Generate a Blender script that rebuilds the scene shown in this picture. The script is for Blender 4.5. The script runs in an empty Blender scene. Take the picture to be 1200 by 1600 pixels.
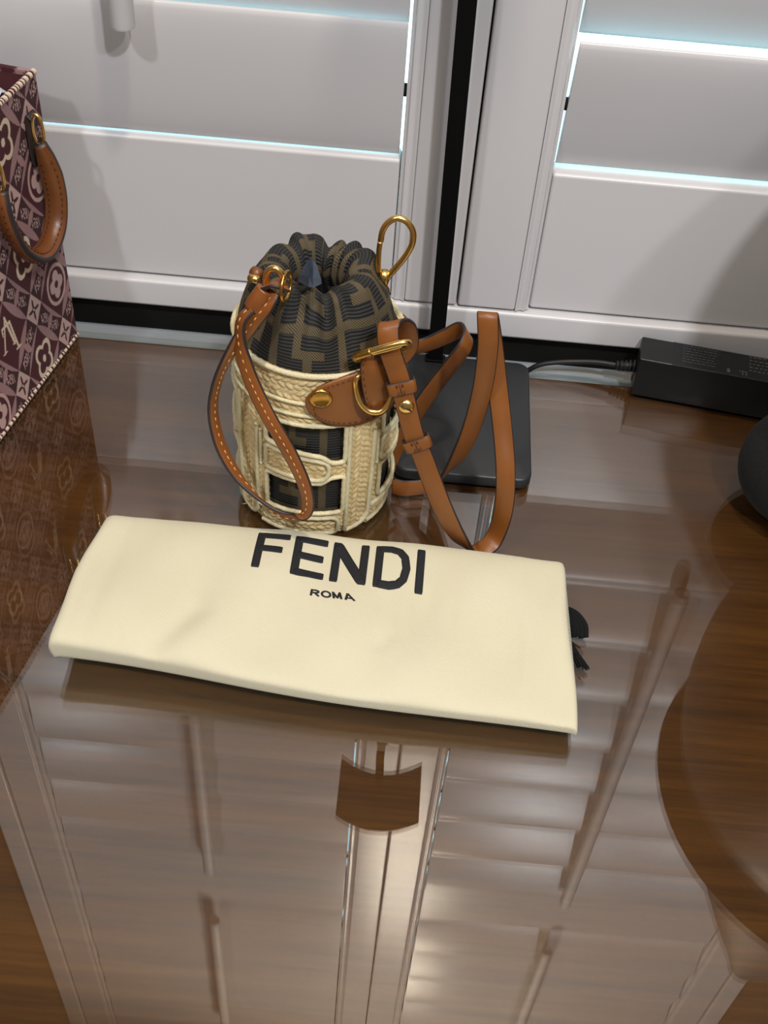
import bpy, bmesh, math, random
import numpy as np
from mathutils import Vector, Matrix
from mathutils.bvhtree import BVHTree

random.seed(7)
rng = np.random.default_rng(7)
scene = bpy.context.scene
COL = scene.collection

# ------------------------------------------------------------------ camera, world, lights, exposure
CAM_H = 0.6277
cam_data = bpy.data.cameras.new('camera')
cam_data.sensor_fit = 'VERTICAL'
cam_data.sensor_height = 24.0
cam_data.sensor_width = 18.0
cam_data.lens = 1837.6 / 1600.0 * 24.0
cam_data.clip_start = 0.01
cam = bpy.data.objects.new('camera', cam_data)
COL.objects.link(cam)
_R = np.array([[0.99584, -0.00575, -0.09096], [0.06960, 0.69229, 0.71825], [0.05885, -0.72159, 0.68981]])
right, fwd, up = Vector(_R[:, 0]), Vector(_R[:, 1]), Vector(_R[:, 2])
cam.matrix_world = Matrix(((right.x, up.x, -fwd.x, 0), (right.y, up.y, -fwd.y, 0),
                           (right.z, up.z, -fwd.z, CAM_H), (0, 0, 0, 1)))
scene.camera = cam

world = bpy.data.worlds.new('daylight')
scene.world = world
world.use_nodes = True
bg = world.node_tree.nodes['Background']
bg.inputs['Color'].default_value = (0.50, 0.86, 0.96, 1)
bg.inputs['Strength'].default_value = 3.6

LAMPS = [  # recessed ceiling lights: position, radius, watts, colour
    ((0.46, -0.50, 1.735), 0.05, 25.0, (0.96, 0.98, 1.03)),
    ((0.86, -0.55, 1.735), 0.05, 12.0, (0.96, 0.98, 1.03)),
    ((-0.75, -0.45, 1.735), 0.06, 14.0, (0.96, 0.98, 1.03)),
    ((0.10, 0.36, 1.735), 0.05, 11.0, (1.0, 0.84, 0.66)),
]
for i, (loc, rad, watts, colr) in enumerate(LAMPS):
    ld = bpy.data.lights.new('ceiling_lamp', 'AREA')
    ld.shape = 'DISK'; ld.size = rad * 2; ld.energy = watts; ld.color = colr
    lo = bpy.data.objects.new('ceiling_lamp', ld)
    lo.location = loc
    COL.objects.link(lo)

vs = scene.view_settings
vs.view_transform = 'Standard'
vs.look = 'None'
vs.exposure = 0.0
vs.gamma = 1.0
vs.use_curve_mapping = False

# ------------------------------------------------------------------ node helpers
def srgb(r, g, b):
    def f(c):
        c /= 255.0
        return c / 12.92 if c <= 0.04045 else ((c + 0.055) / 1.055) ** 2.4
    return (f(r), f(g), f(b), 1.0)

class NT:
    def __init__(self, name):
        self.m = bpy.data.materials.new(name)
        self.m.use_nodes = True
        self.t = self.m.node_tree
        self.b = self.t.nodes['Principled BSDF']
        self.out = self.t.nodes['Material Output']
    def n(self, kind, **kw):
        nd = self.t.nodes.new(kind)
        for k, v in kw.items():
            if k.startswith('i_'):
                nd.inputs[k[2:].replace('_', ' ')].default_value = v
            else:
                setattr(nd, k, v)
        return nd
    def l(self, a, b):
        self.t.links.new(a, b)
    def set(self, **kw):
        for k, v in kw.items():
            self.b.inputs[k.replace('_', ' ')].default_value = v
    def math(self, op, a, b=None, clamp=False):
        nd = self.n('ShaderNodeMath', operation=op)
        nd.use_clamp = clamp
        for i, x in enumerate((a, b)):
            if x is None: continue
            if isinstance(x, (int, float)): nd.inputs[i].default_value = x
            else: self.l(x, nd.inputs[i])
        return nd.outputs[0]
    def mix(self, fac, a, b):
        nd = self.n('ShaderNodeMix', data_type='RGBA')
        for i, x in ((0, fac), (6, a), (7, b)):
            if isinstance(x, (int, float, tuple)): nd.inputs[i].default_value = x
            else: self.l(x, nd.inputs[i])
        return nd.outputs[2]
    def noise(self, scale, detail=3, vec=None, rough=0.5):
        nd = self.n('ShaderNodeTexNoise')
        nd.inputs['Scale'].default_value = scale
        nd.inputs['Detail'].default_value = detail
        nd.inputs['Roughness'].default_value = rough
        if vec is not None: self.l(vec, nd.inputs['Vector'])
        return nd.outputs['Fac']
    def obj(self, scale=(1, 1, 1), rot=(0, 0, 0)):
        tc = self.n('ShaderNodeTexCoord')
        mp = self.n('ShaderNodeMapping')
        mp.inputs['Scale'].default_value = scale
        mp.inputs['Rotation'].default_value = rot
        self.l(tc.outputs['Object'], mp.inputs['Vector'])
        return mp.outputs[0]
    def ramp(self, fac, stops):
        nd = self.n('ShaderNodeValToRGB')
        el = nd.color_ramp.elements
        while len(el) < len(stops): el.new(0.5)
        for e, (p, c) in zip(el, stops):
            e.position = p; e.color = c
        self.l(fac, nd.inputs[0])
        return nd.outputs[0]
    def bump(self, h, strength=0.3, dist=0.001):
        nd = self.n('ShaderNodeBump')
        nd.inputs['Strength'].default_value = strength
        nd.inputs['Distance'].default_value = dist
        self.l(h, nd.inputs['Height'])
        self.l(nd.outputs[0], self.b.inputs['Normal'])
    def color(self, c):
        self.l(c, self.b.inputs['Base Color'])

def plain(name, c, rough=0.5, metal=0.0, var=0.08, scale=40.0, bump=0.0, spec=0.5, coat=0.0):
    m = NT(name)
    f = m.noise(scale, 3, m.obj())
    a = tuple(min(1, x * (1 - var)) for x in c[:3]) + (1,)
    b = tuple(min(1, x * (1 + var)) for x in c[:3]) + (1,)
    m.color(m.mix(f, a, b))
    m.set(Roughness=rough, Metallic=metal)
    m.b.inputs['Specular IOR Level'].default_value = spec
    m.b.inputs['Coat Weight'].default_value = coat
    if bump: m.bump(m.noise(scale * 6, 2, m.obj()), bump, 0.0006)
    return m.m

# ------------------------------------------------------------------ materials
M = {}
M['white_paint'] = plain('white_satin_paint', srgb(205, 203, 203), 0.30, var=0.012, scale=6)
M['rod_paint'] = plain('white_rod_paint', srgb(200, 198, 197), 0.6, var=0.01, scale=6)
M['wall'] = plain('taupe_wall', srgb(84, 66, 44), 0.85, var=0.04, scale=5)
M['room_wall'] = plain('room_wall', srgb(150, 138, 120), 0.9, var=0.03, scale=4)
M['ceiling'] = plain('ceiling_paint', srgb(190, 180, 165), 0.9, var=0.02, scale=4)
M['floor'] = plain('floor_wood', srgb(96, 66, 40), 0.6, var=0.15, scale=4)
M['sill'] = plain('sill_paint', srgb(150, 156, 160), 0.35, var=0.02, scale=9)
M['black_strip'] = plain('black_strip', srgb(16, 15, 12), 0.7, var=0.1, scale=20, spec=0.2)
M['black_metal'] = plain('black_powder_coat', srgb(38, 40, 42), 0.42, var=0.06, scale=300, bump=0.12)
M['pole_black'] = plain('black_pole_paint', srgb(4, 4, 4), 0.7, var=0.05, scale=50, spec=0.15)
M['black_plastic'] = plain('black_plastic', srgb(13, 13, 15), 0.4, var=0.08, scale=200, bump=0.08)
M['cable'] = plain('black_cable', srgb(18, 18, 19), 0.5)
M['grey_print'] = plain('grey_print', srgb(70, 72, 74), 0.6)
M['gold'] = plain('polished_gold', srgb(255, 212, 130), 0.27, metal=1.0, var=0.03)
M['old_gold'] = plain('antique_gold', srgb(205, 158, 80), 0.3, metal=1.0, var=0.08, scale=300)
M['edge_paint'] = plain('dark_edge_paint', srgb(44, 36, 36), 0.45, var=0.06)
M['print_black'] = plain('black_print', srgb(20, 21, 24), 0.8, var=0.1, scale=500)
M['black_cord'] = plain('black_braided_cord', srgb(9, 9, 11), 0.8, var=0.3, scale=900, bump=0.5, spec=0.25)
M['burgundy'] = plain('burgundy_lining', srgb(72, 24, 30), 0.9, var=0.1, scale=200)
M['stitch_light'] = plain('honey_thread', srgb(214, 158, 92), 0.8)
M['stitch_dark'] = plain('dark_thread', srgb(86, 44, 22), 0.8)
M['vase'] = plain('dark_ceramic', srgb(34, 26, 20), 0.5, var=0.15, scale=12)
M['leaf'] = plain('dark_leaf', srgb(44, 40, 24), 0.6, var=0.15, scale=30)

def leather(name, c1, c2, rough=0.42):
    m = NT(name)
    m.color(m.ramp(m.noise(35, 4, m.obj()), [(0.3, c1), (0.7, c2)]))
    m.set(Roughness=rough)
    m.bump(m.noise(900, 2, m.obj()), 0.12, 0.0004)
    return m.m
M['tan'] = leather('tan_leather', srgb(120, 70, 25), srgb(131, 77, 29))
M['tan_wrist'] = leather('honey_leather', srgb(122, 69, 27), srgb(136, 78, 32), 0.36)
M['brown_handle'] = leather('brown_handle_leather', srgb(104, 60, 28), srgb(120, 70, 33), 0.36)

# wood under the glass
m = NT('walnut_veneer')
v = m.obj((1.0, 9.0, 9.0))
g1 = m.noise(3.0, 6, v, 0.62)
v2 = m.obj((2.0, 60.0, 60.0))
g2 = m.noise(5.0, 4, v2, 0.6)
f = m.math('ADD', m.math('MULTIPLY', g1, 0.55), m.math('MULTIPLY', g2, 0.45))
m.color(m.ramp(f, [(0.33, srgb(56, 30, 7)), (0.50, srgb(82, 47, 13)), (0.66, srgb(98, 60, 19))]))
m.set(Roughness=0.5)
m.b.inputs['Specular IOR Level'].default_value = 0.25
M['walnut'] = m.m

# clear glass sheet: fresnel mirror over a slightly green transparent body (both faces reflect)
m = NT('clear_glass')
m.t.nodes.remove(m.b)
geo = m.n('ShaderNodeNewGeometry')
ior = m.math('ADD', m.math('MULTIPLY', geo.outputs['Backfacing'], 1 / 1.85 - 1.85), 1.85)
fr = m.n('ShaderNodeFresnel'); m.l(ior, fr.inputs['IOR'])
gl = m.n('ShaderNodeBsdfGlossy'); gl.inputs['Roughness'].default_value = 0.012
smudge = m.math('ADD', m.math('MULTIPLY', m.noise(9, 4, m.obj()), 0.006), 0.0)
m.l(smudge, gl.inputs['Roughness'])
gl.inputs['Color'].default_value = (1, 1, 1, 1)
tr = m.n('ShaderNodeBsdfTransparent'); tr.inputs['Color'].default_value = (0.95, 0.97, 0.95, 1)
mx = m.n('ShaderNodeMixShader')
m.l(fr.outputs[0], mx.inputs[0]); m.l(tr.outputs[0], mx.inputs[1]); m.l(gl.outputs[0], mx.inputs[2])
m.l(mx.outputs[0], m.out.inputs['Surface'])
M['glass'] = m.m

# thin crumpled plastic
m = NT('thin_plastic')
m.t.nodes.remove(m.b)
fr = m.n('ShaderNodeLayerWeight'); fr.inputs['Blend'].default_value = 0.35
gl = m.n('ShaderNodeBsdfGlossy'); gl.inputs['Roughness'].default_value = 0.18
gl.inputs['Color'].default_value = (0.75, 0.85, 1, 1)
tr = m.n('ShaderNodeBsdfTransparent'); tr.inputs['Color'].default_value = (0.75, 0.8, 0.86, 1)
df = m.n('ShaderNodeBsdfTranslucent'); df.inputs['Color'].default_value = (0.58, 0.62, 0.66, 1)
m1 = m.n('ShaderNodeMixShader'); m1.inputs[0].default_value = 0.45
m.l(tr.outputs[0], m1.inputs[1]); m.l(df.outputs[0], m1.inputs[2])
mx = m.n('ShaderNodeMixShader')
m.l(fr.outputs['Fresnel'], mx.inputs[0]); m.l(m1.outputs[0], mx.inputs[1]); m.l(gl.outputs[0], mx.inputs[2])
m.l(mx.outputs[0], m.out.inputs['Surface'])
M['plastic_film'] = m.m

# raffia: straw strands, colour varies per strand through fine noise
m = NT('woven_raffia')
at = m.n('ShaderNodeAttribute'); at.attribute_name = 'braid'
n1 = m.noise(160, 4, m.obj(), 0.6)
n2 = m.noise(900, 2, m.obj())
f = m.math('ADD', m.math('MULTIPLY', n1, 0.55), m.math('MULTIPLY', n2, 0.45))
m.color(m.ramp(f, [(0.25, srgb(186, 158, 104)), (0.5, srgb(214, 190, 138)), (0.75, srgb(230, 212, 168))]))
m.set(Roughness=0.6)
m.bump(n2, 0.35, 0.0005)
M['raffia'] = m.m
m = NT('cream_cord')
n2 = m.noise(1100, 2, m.obj())
m.color(m.ramp(n2, [(0.3, srgb(196, 184, 142)), (0.7, srgb(224, 214, 178))]))
m.set(Roughness=0.75); m.bump(n2, 0.4, 0.0004)
M['cream_cord'] = m.m

# jacquard: vertex mask chooses ribbed near-black or tobacco twill
m = NT('jacquard_cloth')
at = m.n('ShaderNodeAttribute'); at.attribute_name = 'weave'
uv = m.n('ShaderNodeAttribute'); uv.attribute_name = 'cloth_uv'
sep = m.n('ShaderNodeSeparateXYZ'); m.l(uv.outputs['Vector'], sep.inputs[0])
rib = m.math('SINE', m.math('MULTIPLY', sep.outputs[1], 2 * math.pi / 0.0024))
tw = m.math('SINE', m.math('MULTIPLY', m.math('ADD', sep.outputs[1], m.math('MULTIPLY', sep.outputs[0], 1.0)), 2 * math.pi / 0.0020))
mask = m.math('GREATER_THAN', at.outputs['Fac'], 0.5)
nz = m.noise(1500, 2, m.obj())
ribc = m.mix(m.math('MULTIPLY', m.math('ADD', rib, 1.0), 0.5), srgb(8, 8, 8), srgb(42, 41, 38))
twf = m.math('MULTIPLY', m.math('ADD', m.math('MULTIPLY', tw, nz), 0.9), 0.6, True)
twc = m.mix(twf, srgb(32, 27, 17), srgb(106, 91, 62))
m.color(m.mix(mask, twc, ribc))
m.set(Roughness=0.78)
h = m.math('ADD', m.math('MULTIPLY', mask, rib), m.math('MULTIPLY', m.math('SUBTRACT', 1.0, mask), m.math('MULTIPLY', tw, 0.5)))
m.bump(h, 0.6, 0.0004)
M['jacquard'] = m.m

# tapestry: vertex colours woven pattern, fine horizontal threads
m = NT('tapestry_cloth')
at = m.n('ShaderNodeAttribute'); at.attribute_name = 'woven'
uv = m.n('ShaderNodeAttribute'); uv.attribute_name = 'cloth_uv'
sep = m.n('ShaderNodeSeparateXYZ'); m.l(uv.outputs['Vector'], sep.inputs[0])
th = m.math('SINE', m.math('MULTIPLY', sep.outputs[1], 2 * math.pi / 0.0011))
m.color(m.mix(m.math('MULTIPLY', m.math('ADD', th, 1), 0.13), at.outputs['Color'], srgb(52, 14, 22)))
m.set(Roughness=0.85); m.bump(th, 0.35, 0.0003)
M['tapestry'] = m.m

# brushed cotton twill of the folded cloth
m = NT('cream_twill')
uv = m.n('ShaderNodeAttribute'); uv.attribute_name = 'cloth_uv'
sep = m.n('ShaderNodeSeparateXYZ'); m.l(uv.outputs['Vector'], sep.inputs[0])
tw = m.math('SINE', m.math('MULTIPLY', m.math('ADD', m.math('MULTIPLY', sep.outputs[0], 1.0), m.math('MULTIPLY', sep.outputs[1], 0.55)), 2 * math.pi / 0.0016))
nz = m.noise(14, 3, m.obj())
m.color(m.mix(nz, srgb(200, 192, 162), srgb(210, 203, 175)))
m.set(Roughness=0.92)
m.b.inputs['Sheen Weight'].default_value = 0.15
m.bump(m.math('ADD', m.math('MULTIPLY', tw, 0.6), m.noise(700, 2, m.obj())), 0.3, 0.0003)
M['twill'] = m.m

# knitted speaker fabric
m = NT('speaker_fabric')
vo = m.n('ShaderNodeTexVoronoi'); vo.inputs['Scale'].default_value = 700
m.l(m.obj(), vo.inputs['Vector'])
m.color(m.ramp(vo.outputs['Distance'], [(0.1, srgb(20, 22, 23)), (0.6, srgb(7, 7, 8))]))
m.set(Roughness=0.9); m.bump(vo.outputs['Distance'], 0.5, 0.0006)
M['speaker'] = m.m

# ------------------------------------------------------------------ object helpers
def tag(o, label=None, cat=None, group=None, kind=None):
    if label: o['label'] = label
    if cat: o['category'] = cat
    if group: o['group'] = group
    if kind: o['kind'] = kind
    return o

def empty(name, loc=(0, 0, 0)):
    o = bpy.data.objects.new(name, None)
    o.empty_display_size = 0.02
    o.location = loc
    COL.objects.link(o)
    return o

def link(name, me, mats, parent=None, smooth=True):
    if not isinstance(mats, (list, tuple)): mats = [mats]
    for mm in mats: me.materials.append(mm)
    if smooth and len(me.polygons):
        me.polygons.foreach_set('use_smooth', [True] * len(me.polygons))
    o = bpy.data.objects.new(name, me)
    COL.objects.link(o)
    if parent is not None:
        o.parent = parent
        pl, p = Vector((0, 0, 0)), parent
        while p is not None:
            pl += p.location; p = p.parent
        o.location = -pl
        # keep object origin at the world origin of its geometry: geometry is in world coordinates
    return o

class MB:
    def __init__(self):
        self.v, self.f, self.mi = [], [], []
    def add(self, vs, fs, mi=0):
        k = len(self.v)
        self.v += [tuple(x) for x in vs]
        self.f += [tuple(i + k for i in q) for q in fs]
        self.mi += [mi] * len(fs)
    def box(self, lo, hi, rot=0.0, piv=(0, 0), mi=0):
        x0, y0, z0 = lo; x1, y1, z1 = hi
        P = [(x0, y0, z0), (x1, y0, z0), (x1, y1, z0), (x0, y1, z0), (x0, y0, z1), (x1, y0, z1), (x1, y1, z1), (x0, y1, z1)]
        if rot:
            c, s = math.cos(rot), math.sin(rot)
            P = [(piv[0] + (x - piv[0]) * c - (y - piv[1]) * s, piv[1] + (x - piv[0]) * s + (y - piv[1]) * c, z) for x, y, z in P]
        self.add(P, [(0, 3, 2, 1), (4, 5, 6, 7), (0, 1, 5, 4), (1, 2, 6, 5), (2, 3, 7, 6), (3, 0, 4, 7)], mi)
    def grid(self, V, wrap_u=False, wrap_v=False, mi=0):
        nu, nv = len(V), len(V[0])
        fs = []
        for i in range(nu if wrap_u else nu - 1):
            for j in range(nv if wrap_v else nv - 1):
                a, b = i * nv + j, ((i + 1) % nu) * nv + j
                c, d = ((i + 1) % nu) * nv + (j + 1) % nv, i * nv + (j + 1) % nv
                fs.append((a, b, c, d))
        self.add([p for r in V for p in r], fs, mi)
    def tube(self, pts, r, n=10, closed=False, mi=0):
        pts = [Vector(p) for p in pts]
        N = len(pts)
        rr = r if isinstance(r, (list, tuple)) else [r] * N
        ref = None; rows = []
        for i, p in enumerate(pts):
            a = pts[(i - 1) % N] if (closed or i) else pts[0]
            b = pts[(i + 1) % N] if (closed or i < N - 1) else pts[-1]
            t = (b - a).normalized()
            if ref is None:
                ref = t.orthogonal().normalized()
            ref = (ref - t * ref.dot(t))
            ref = ref.normalized() if ref.length > 1e-6 else t.orthogonal().normalized()
            bi = t.cross(ref)
            rows.append([p + (ref * math.cos(2 * math.pi * k / n) + bi * math.sin(2 * math.pi * k / n)) * rr[i] for k in range(n)])
        base = len(self.v)
        self.grid(rows, wrap_u=closed, wrap_v=True, mi=mi)
        if not closed:
            self.f.append(tuple(base + k for k in range(n))[::-1]); self.mi.append(mi)
            e = base + (N - 1) * n
            self.f.append(tuple(e + k for k in range(n))); self.mi.append(mi)
    def lathe(self, prof, c=(0, 0, 0), n=40, mi=0):
        rows = [[(c[0] + r * math.cos(2 * math.pi * k / n), c[1] + r * math.sin(2 * math.pi * k / n), c[2] + z) for k in range(n)] for r, z in prof]
        self.grid(rows, wrap_v=True, mi=mi)
    def mesh(self, name):
        me = bpy.data.meshes.new(name)
        me.from_pydata([tuple(map(float, p)) for p in self.v], [], self.f)
        me.validate()
        return me
    def build(self, name, mats, parent=None, smooth=True, bevel=0.0, seg=2, recalc=True):
        me = self.mesh(name)
        if any(self.mi) and len(me.polygons) == len(self.mi):
            me.polygons.foreach_set('material_index', self.mi)
        if recalc or bevel:
            bm = bmesh.new(); bm.from_mesh(me)
            if bevel:
                es = [e for e in bm.edges if len(e.link_faces) == 2 and e.calc_face_angle(0) > 0.5]
                bmesh.ops.bevel(bm, geom=es, offset=bevel, segments=seg, profile=0.5, affect='EDGES', clamp_overlap=True)
            bmesh.ops.recalc_face_normals(bm, faces=bm.faces)
            bm.to_mesh(me); bm.free()
        o = link(name, me, mats, parent, smooth)
        if bevel and smooth:
            me.polygons.foreach_set('use_smooth', [True] * len(me.polygons))
            md = o.modifiers.new('wn', 'WEIGHTED_NORMAL'); md.keep_sharp = True
        return o

def catmull(P, per=8, closed=False):
    P = [np.array(p, float) for p in P]
    n = len(P); out = []
    segs = n if closed else n - 1
    for i in range(segs):
        if closed:
            p0, p1, p2, p3 = P[(i - 1) % n], P[i], P[(i + 1) % n], P[(i + 2) % n]
        else:
            p1, p2 = P[i], P[i + 1]
            p0 = P[i - 1] if i else 2 * p1 - p2
            p3 = P[i + 2] if i + 2 < n else 2 * p2 - p1
        for k in range(per):
            t = k / per
            out.append(0.5 * (2 * p1 + (p2 - p0) * t + (2 * p0 - 5 * p1 + 4 * p2 - p3) * t * t + (3 * p1 - p0 - 3 * p2 + p3) * t ** 3))
    if not closed: out.append(P[-1])
    return out

def ribbon(name, ctrl, wdir, width, thick, mats, parent, per=10, closed=False, bulge=0.0):
    """flat strap: ctrl = centre points, wdir = width directions; material 0 = faces, 1 = painted edges"""
    C = [Vector(p) for p in catmull(ctrl, per, closed)]
    Wd = [Vector(p) for p in catmull(wdir, per, closed)]
    N = len(C); rows = []; frames = []
    ws = width if isinstance(width, (list, tuple)) else None
    for i, p in enumerate(C):
        a = C[(i - 1) % N] if (closed or i) else C[0]
        b = C[(i + 1) % N] if (closed or i < N - 1) else C[-1]
        t = (b - a).normalized()
        w = Wd[i] - t * Wd[i].dot(t)
        w = w.normalized() if w.length > 1e-6 else t.orthogonal().normalized()
        nn = t.cross(w).normalized()
        wd = width if ws is None else float(np.interp(i / (N - 1) * (len(ws) - 1), range(len(ws)), ws))
        hw, ht = wd / 2, thick / 2
        e = min(ht * 0.7, 0.0006)
        sec = [(-hw, -ht + e), (-hw + e, -ht), (0, -ht - bulge), (hw - e, -ht), (hw, -ht + e), (hw, ht - e), (hw - e, ht), (0, ht + bulge), (-hw + e, ht), (-hw, ht - e)]
        rows.append([p + w * x + nn * y for x, y in sec])
        frames.append((p, t, w, nn, wd))
    mb = MB()
    fs, mi = [], []
    k = 10
    for i in range(N if closed else N - 1):
        for j in range(k):
            a_, b_ = i * k + j, ((i + 1) % N) * k + j
            fs.append((a_, b_, ((i + 1) % N) * k + (j + 1) % k, i * k + (j + 1) % k))
            mi.append(1 if j in (0, 3, 4, 5, 8, 9) else 0)
    mb.v = [tuple(p) for r in rows for p in r]; mb.f = fs; mb.mi = mi
    if not closed:
        mb.f += [tuple(range(k))[::-1], tuple((N - 1) * k + j for j in range(k))]; mb.mi += [1, 1]
    return mb.build(name, mats, parent), frames

def stitches(name, frames, offs, side, mat, parent, step=0.004, length=0.0024, rad=0.00042, thick=0.002):
    mb = MB()
    for off in offs:
        acc = 0.0
        for (a, b) in zip(frames[:-1], frames[1:]):
            d = (b[0] - a[0]).length
            acc += d
            if acc >= step:
                acc = 0.0
                p, t, w, nn, wd = b
                for sd in side:
                    q = p + w * (off * wd) + nn * (sd * (thick / 2 + 0.0001))
                    mb.tube([q - t * length / 2, q, q + t * length / 2], [rad * 0.6, rad, rad * 0.6], 6)
    return mb.build(name, mat, parent)

# ------------------------------------------------------------------ room shell
WY = 0.80            # shutter face plane
WT = 0.085           # wall behind
def slab(name, lo, hi, mat, kind='structure', bevel=0.0, parent=None):
    mb = MB(); mb.box(lo, hi)
    o = mb.build(name, mat, parent, smooth=bool(bevel), bevel=bevel)
    if kind: o['kind'] = kind
    return o
CEIL, FLOOR = 1.75, -0.75
X0, X1, YB = -1.9, 1.9, -2.3
WX0, WX1, WZ1 = -0.50, 0.62, 1.72       # opening filled by the shutter frame
slab('floor', (X0 - 0.1, YB - 0.1, FLOOR - 0.1), (X1 + 0.1, WY + 0.3, FLOOR), M['floor'])
slab('ceiling', (X0 - 0.1, YB - 0.1, CEIL), (X1 + 0.1, WY + 0.3, CEIL + 0.1), M['ceiling'])
slab('wall_left', (X0 - 0.1, YB - 0.1, FLOOR), (X0, WY + 0.3, CEIL), M['room_wall'])
slab('wall_right', (X1, YB - 0.1, FLOOR), (X1 + 0.1, WY + 0.3, CEIL), M['room_wall'])
slab('wall_back', (X0, YB - 0.1, FLOOR), (X1, YB, CEIL), M['room_wall'])
mb = MB()
mb.box((X0, WY + 0.005, FLOOR), (WX0 - 0.012, WY + 0.20, CEIL))
mb.box((WX1 + 0.012, WY + 0.005, FLOOR), (X1, WY + 0.20, CEIL))
mb.box((WX0 - 0.012, WY + 0.03, FLOOR), (WX1 + 0.012, WY + 0.20, -0.016))
mb.box((WX0 - 0.012, WY + 0.005, WZ1), (WX1 + 0.012, WY + 0.20, CEIL))
o = mb.build('wall_front', M['wall'], smooth=False); o['kind'] = 'structure'
# sill seen through the gap behind the table, and a black strip standing in for the shaded recess under the frame
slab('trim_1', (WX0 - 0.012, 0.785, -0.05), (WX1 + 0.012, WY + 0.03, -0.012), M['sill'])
slab('shade_strip', (WX0, WY + 0.009, -0.012), (WX1, WY + 0.03, 0.0205), M['black_strip'])
# white window frame round both shutter panels
SB = 0.0455          # top of the frame's lower member
slab('trim_3', (WX0 - 0.012, WY - 0.002, 0.0200), (WX1 + 0.012, WY + 0.06, SB), M['white_paint'], bevel=0.003)
slab('trim_4', (WX0 - 0.012, WY - 0.004, SB), (WX0 + 0.018, WY + 0.06, WZ1), M['white_paint'], bevel=0.003)
slab('trim_5', (WX1 - 0.018, WY - 0.004, SB), (WX1 + 0.012, WY + 0.06, WZ1), M['white_paint'], bevel=0.003)
slab('trim_6', (WX0 + 0.018, WY - 0.004, WZ1 - 0.03), (WX1 - 0.018, WY + 0.06, WZ1), M['white_paint'], bevel=0.003)

# ------------------------------------------------------------------ shutter panels
PZ0, PZ1 = SB + 0.0015, WZ1 - 0.032
RB1 = 0.1715           # top of bottom rail
MID0, MID1 = 0.9835, 1.100
PITCH, LW, LT = 0.1004, 0.1058, 0.0095
def bead(mb, xa, xb, z0, z1):
    # stepped moulding along a stile's inner edge: two shallow steps
    lo, hi = min(xa, xb), max(xa, xb)
    n = 10
    rows = []
    for k in range(n + 1):
        t = k / n
        x = xa + (xb - xa) * t
        d = 0.0000 if t < 0.05 else (0.0022 * math.sin(math.pi * min(1, (t - 0.05) / 0.55)) * 0 + 0.003 * (t ** 2))
        d += 0.0016 * (0.5 - 0.5 * math.cos(2 * math.pi * min(1.0, t * 1.4))) if t < 0.72 else 0.0012
        rows.append([(x, WY + d, z0), (x, WY + d, z1)])
    rows.append([(xb, WY + 0.028, z0), (xb, WY + 0.028, z1)])
    rows.append([(xa, WY + 0.028, z0), (xa, WY + 0.028, z1)])
    mb.grid(rows, wrap_u=True)
    k = len(mb.v) - 2 * len(rows)
    mb.f.append(tuple(k + 2 * i for i in range(len(rows)))); mb.mi.append(0)
    mb.f.append(tuple(k + 2 * i + 1 for i in range(len(rows)))[::-1]); mb.mi.append(0)

def louver_mesh(x0, x1):
    # elliptical blade, rounded noses; local: along x, chord along local z, thickness along local y
    n = 28
    sec = []
    for k in range(n):
        a = 2 * math.pi * k / n
        z = LW / 2 * math.copysign(abs(math.sin(a)) ** 0.85, math.sin(a))
        y = LT / 2 * math.copysign(abs(math.cos(a)) ** 0.8, math.cos(a))
        sec.append((y, z))
    mb = MB()
    rows = [[(x, y, z) for y, z in sec] for x in (x0, x0 + 0.0004, x1 - 0.0004, x1)]
    mb.grid(rows, wrap_v=True)
    mb.f.append(tuple(range(n))); mb.mi.append(0)
    mb.f.append(tuple(range(3 * n, 4 * n))[::-1]); mb.mi.append(0)
    return mb

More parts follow.
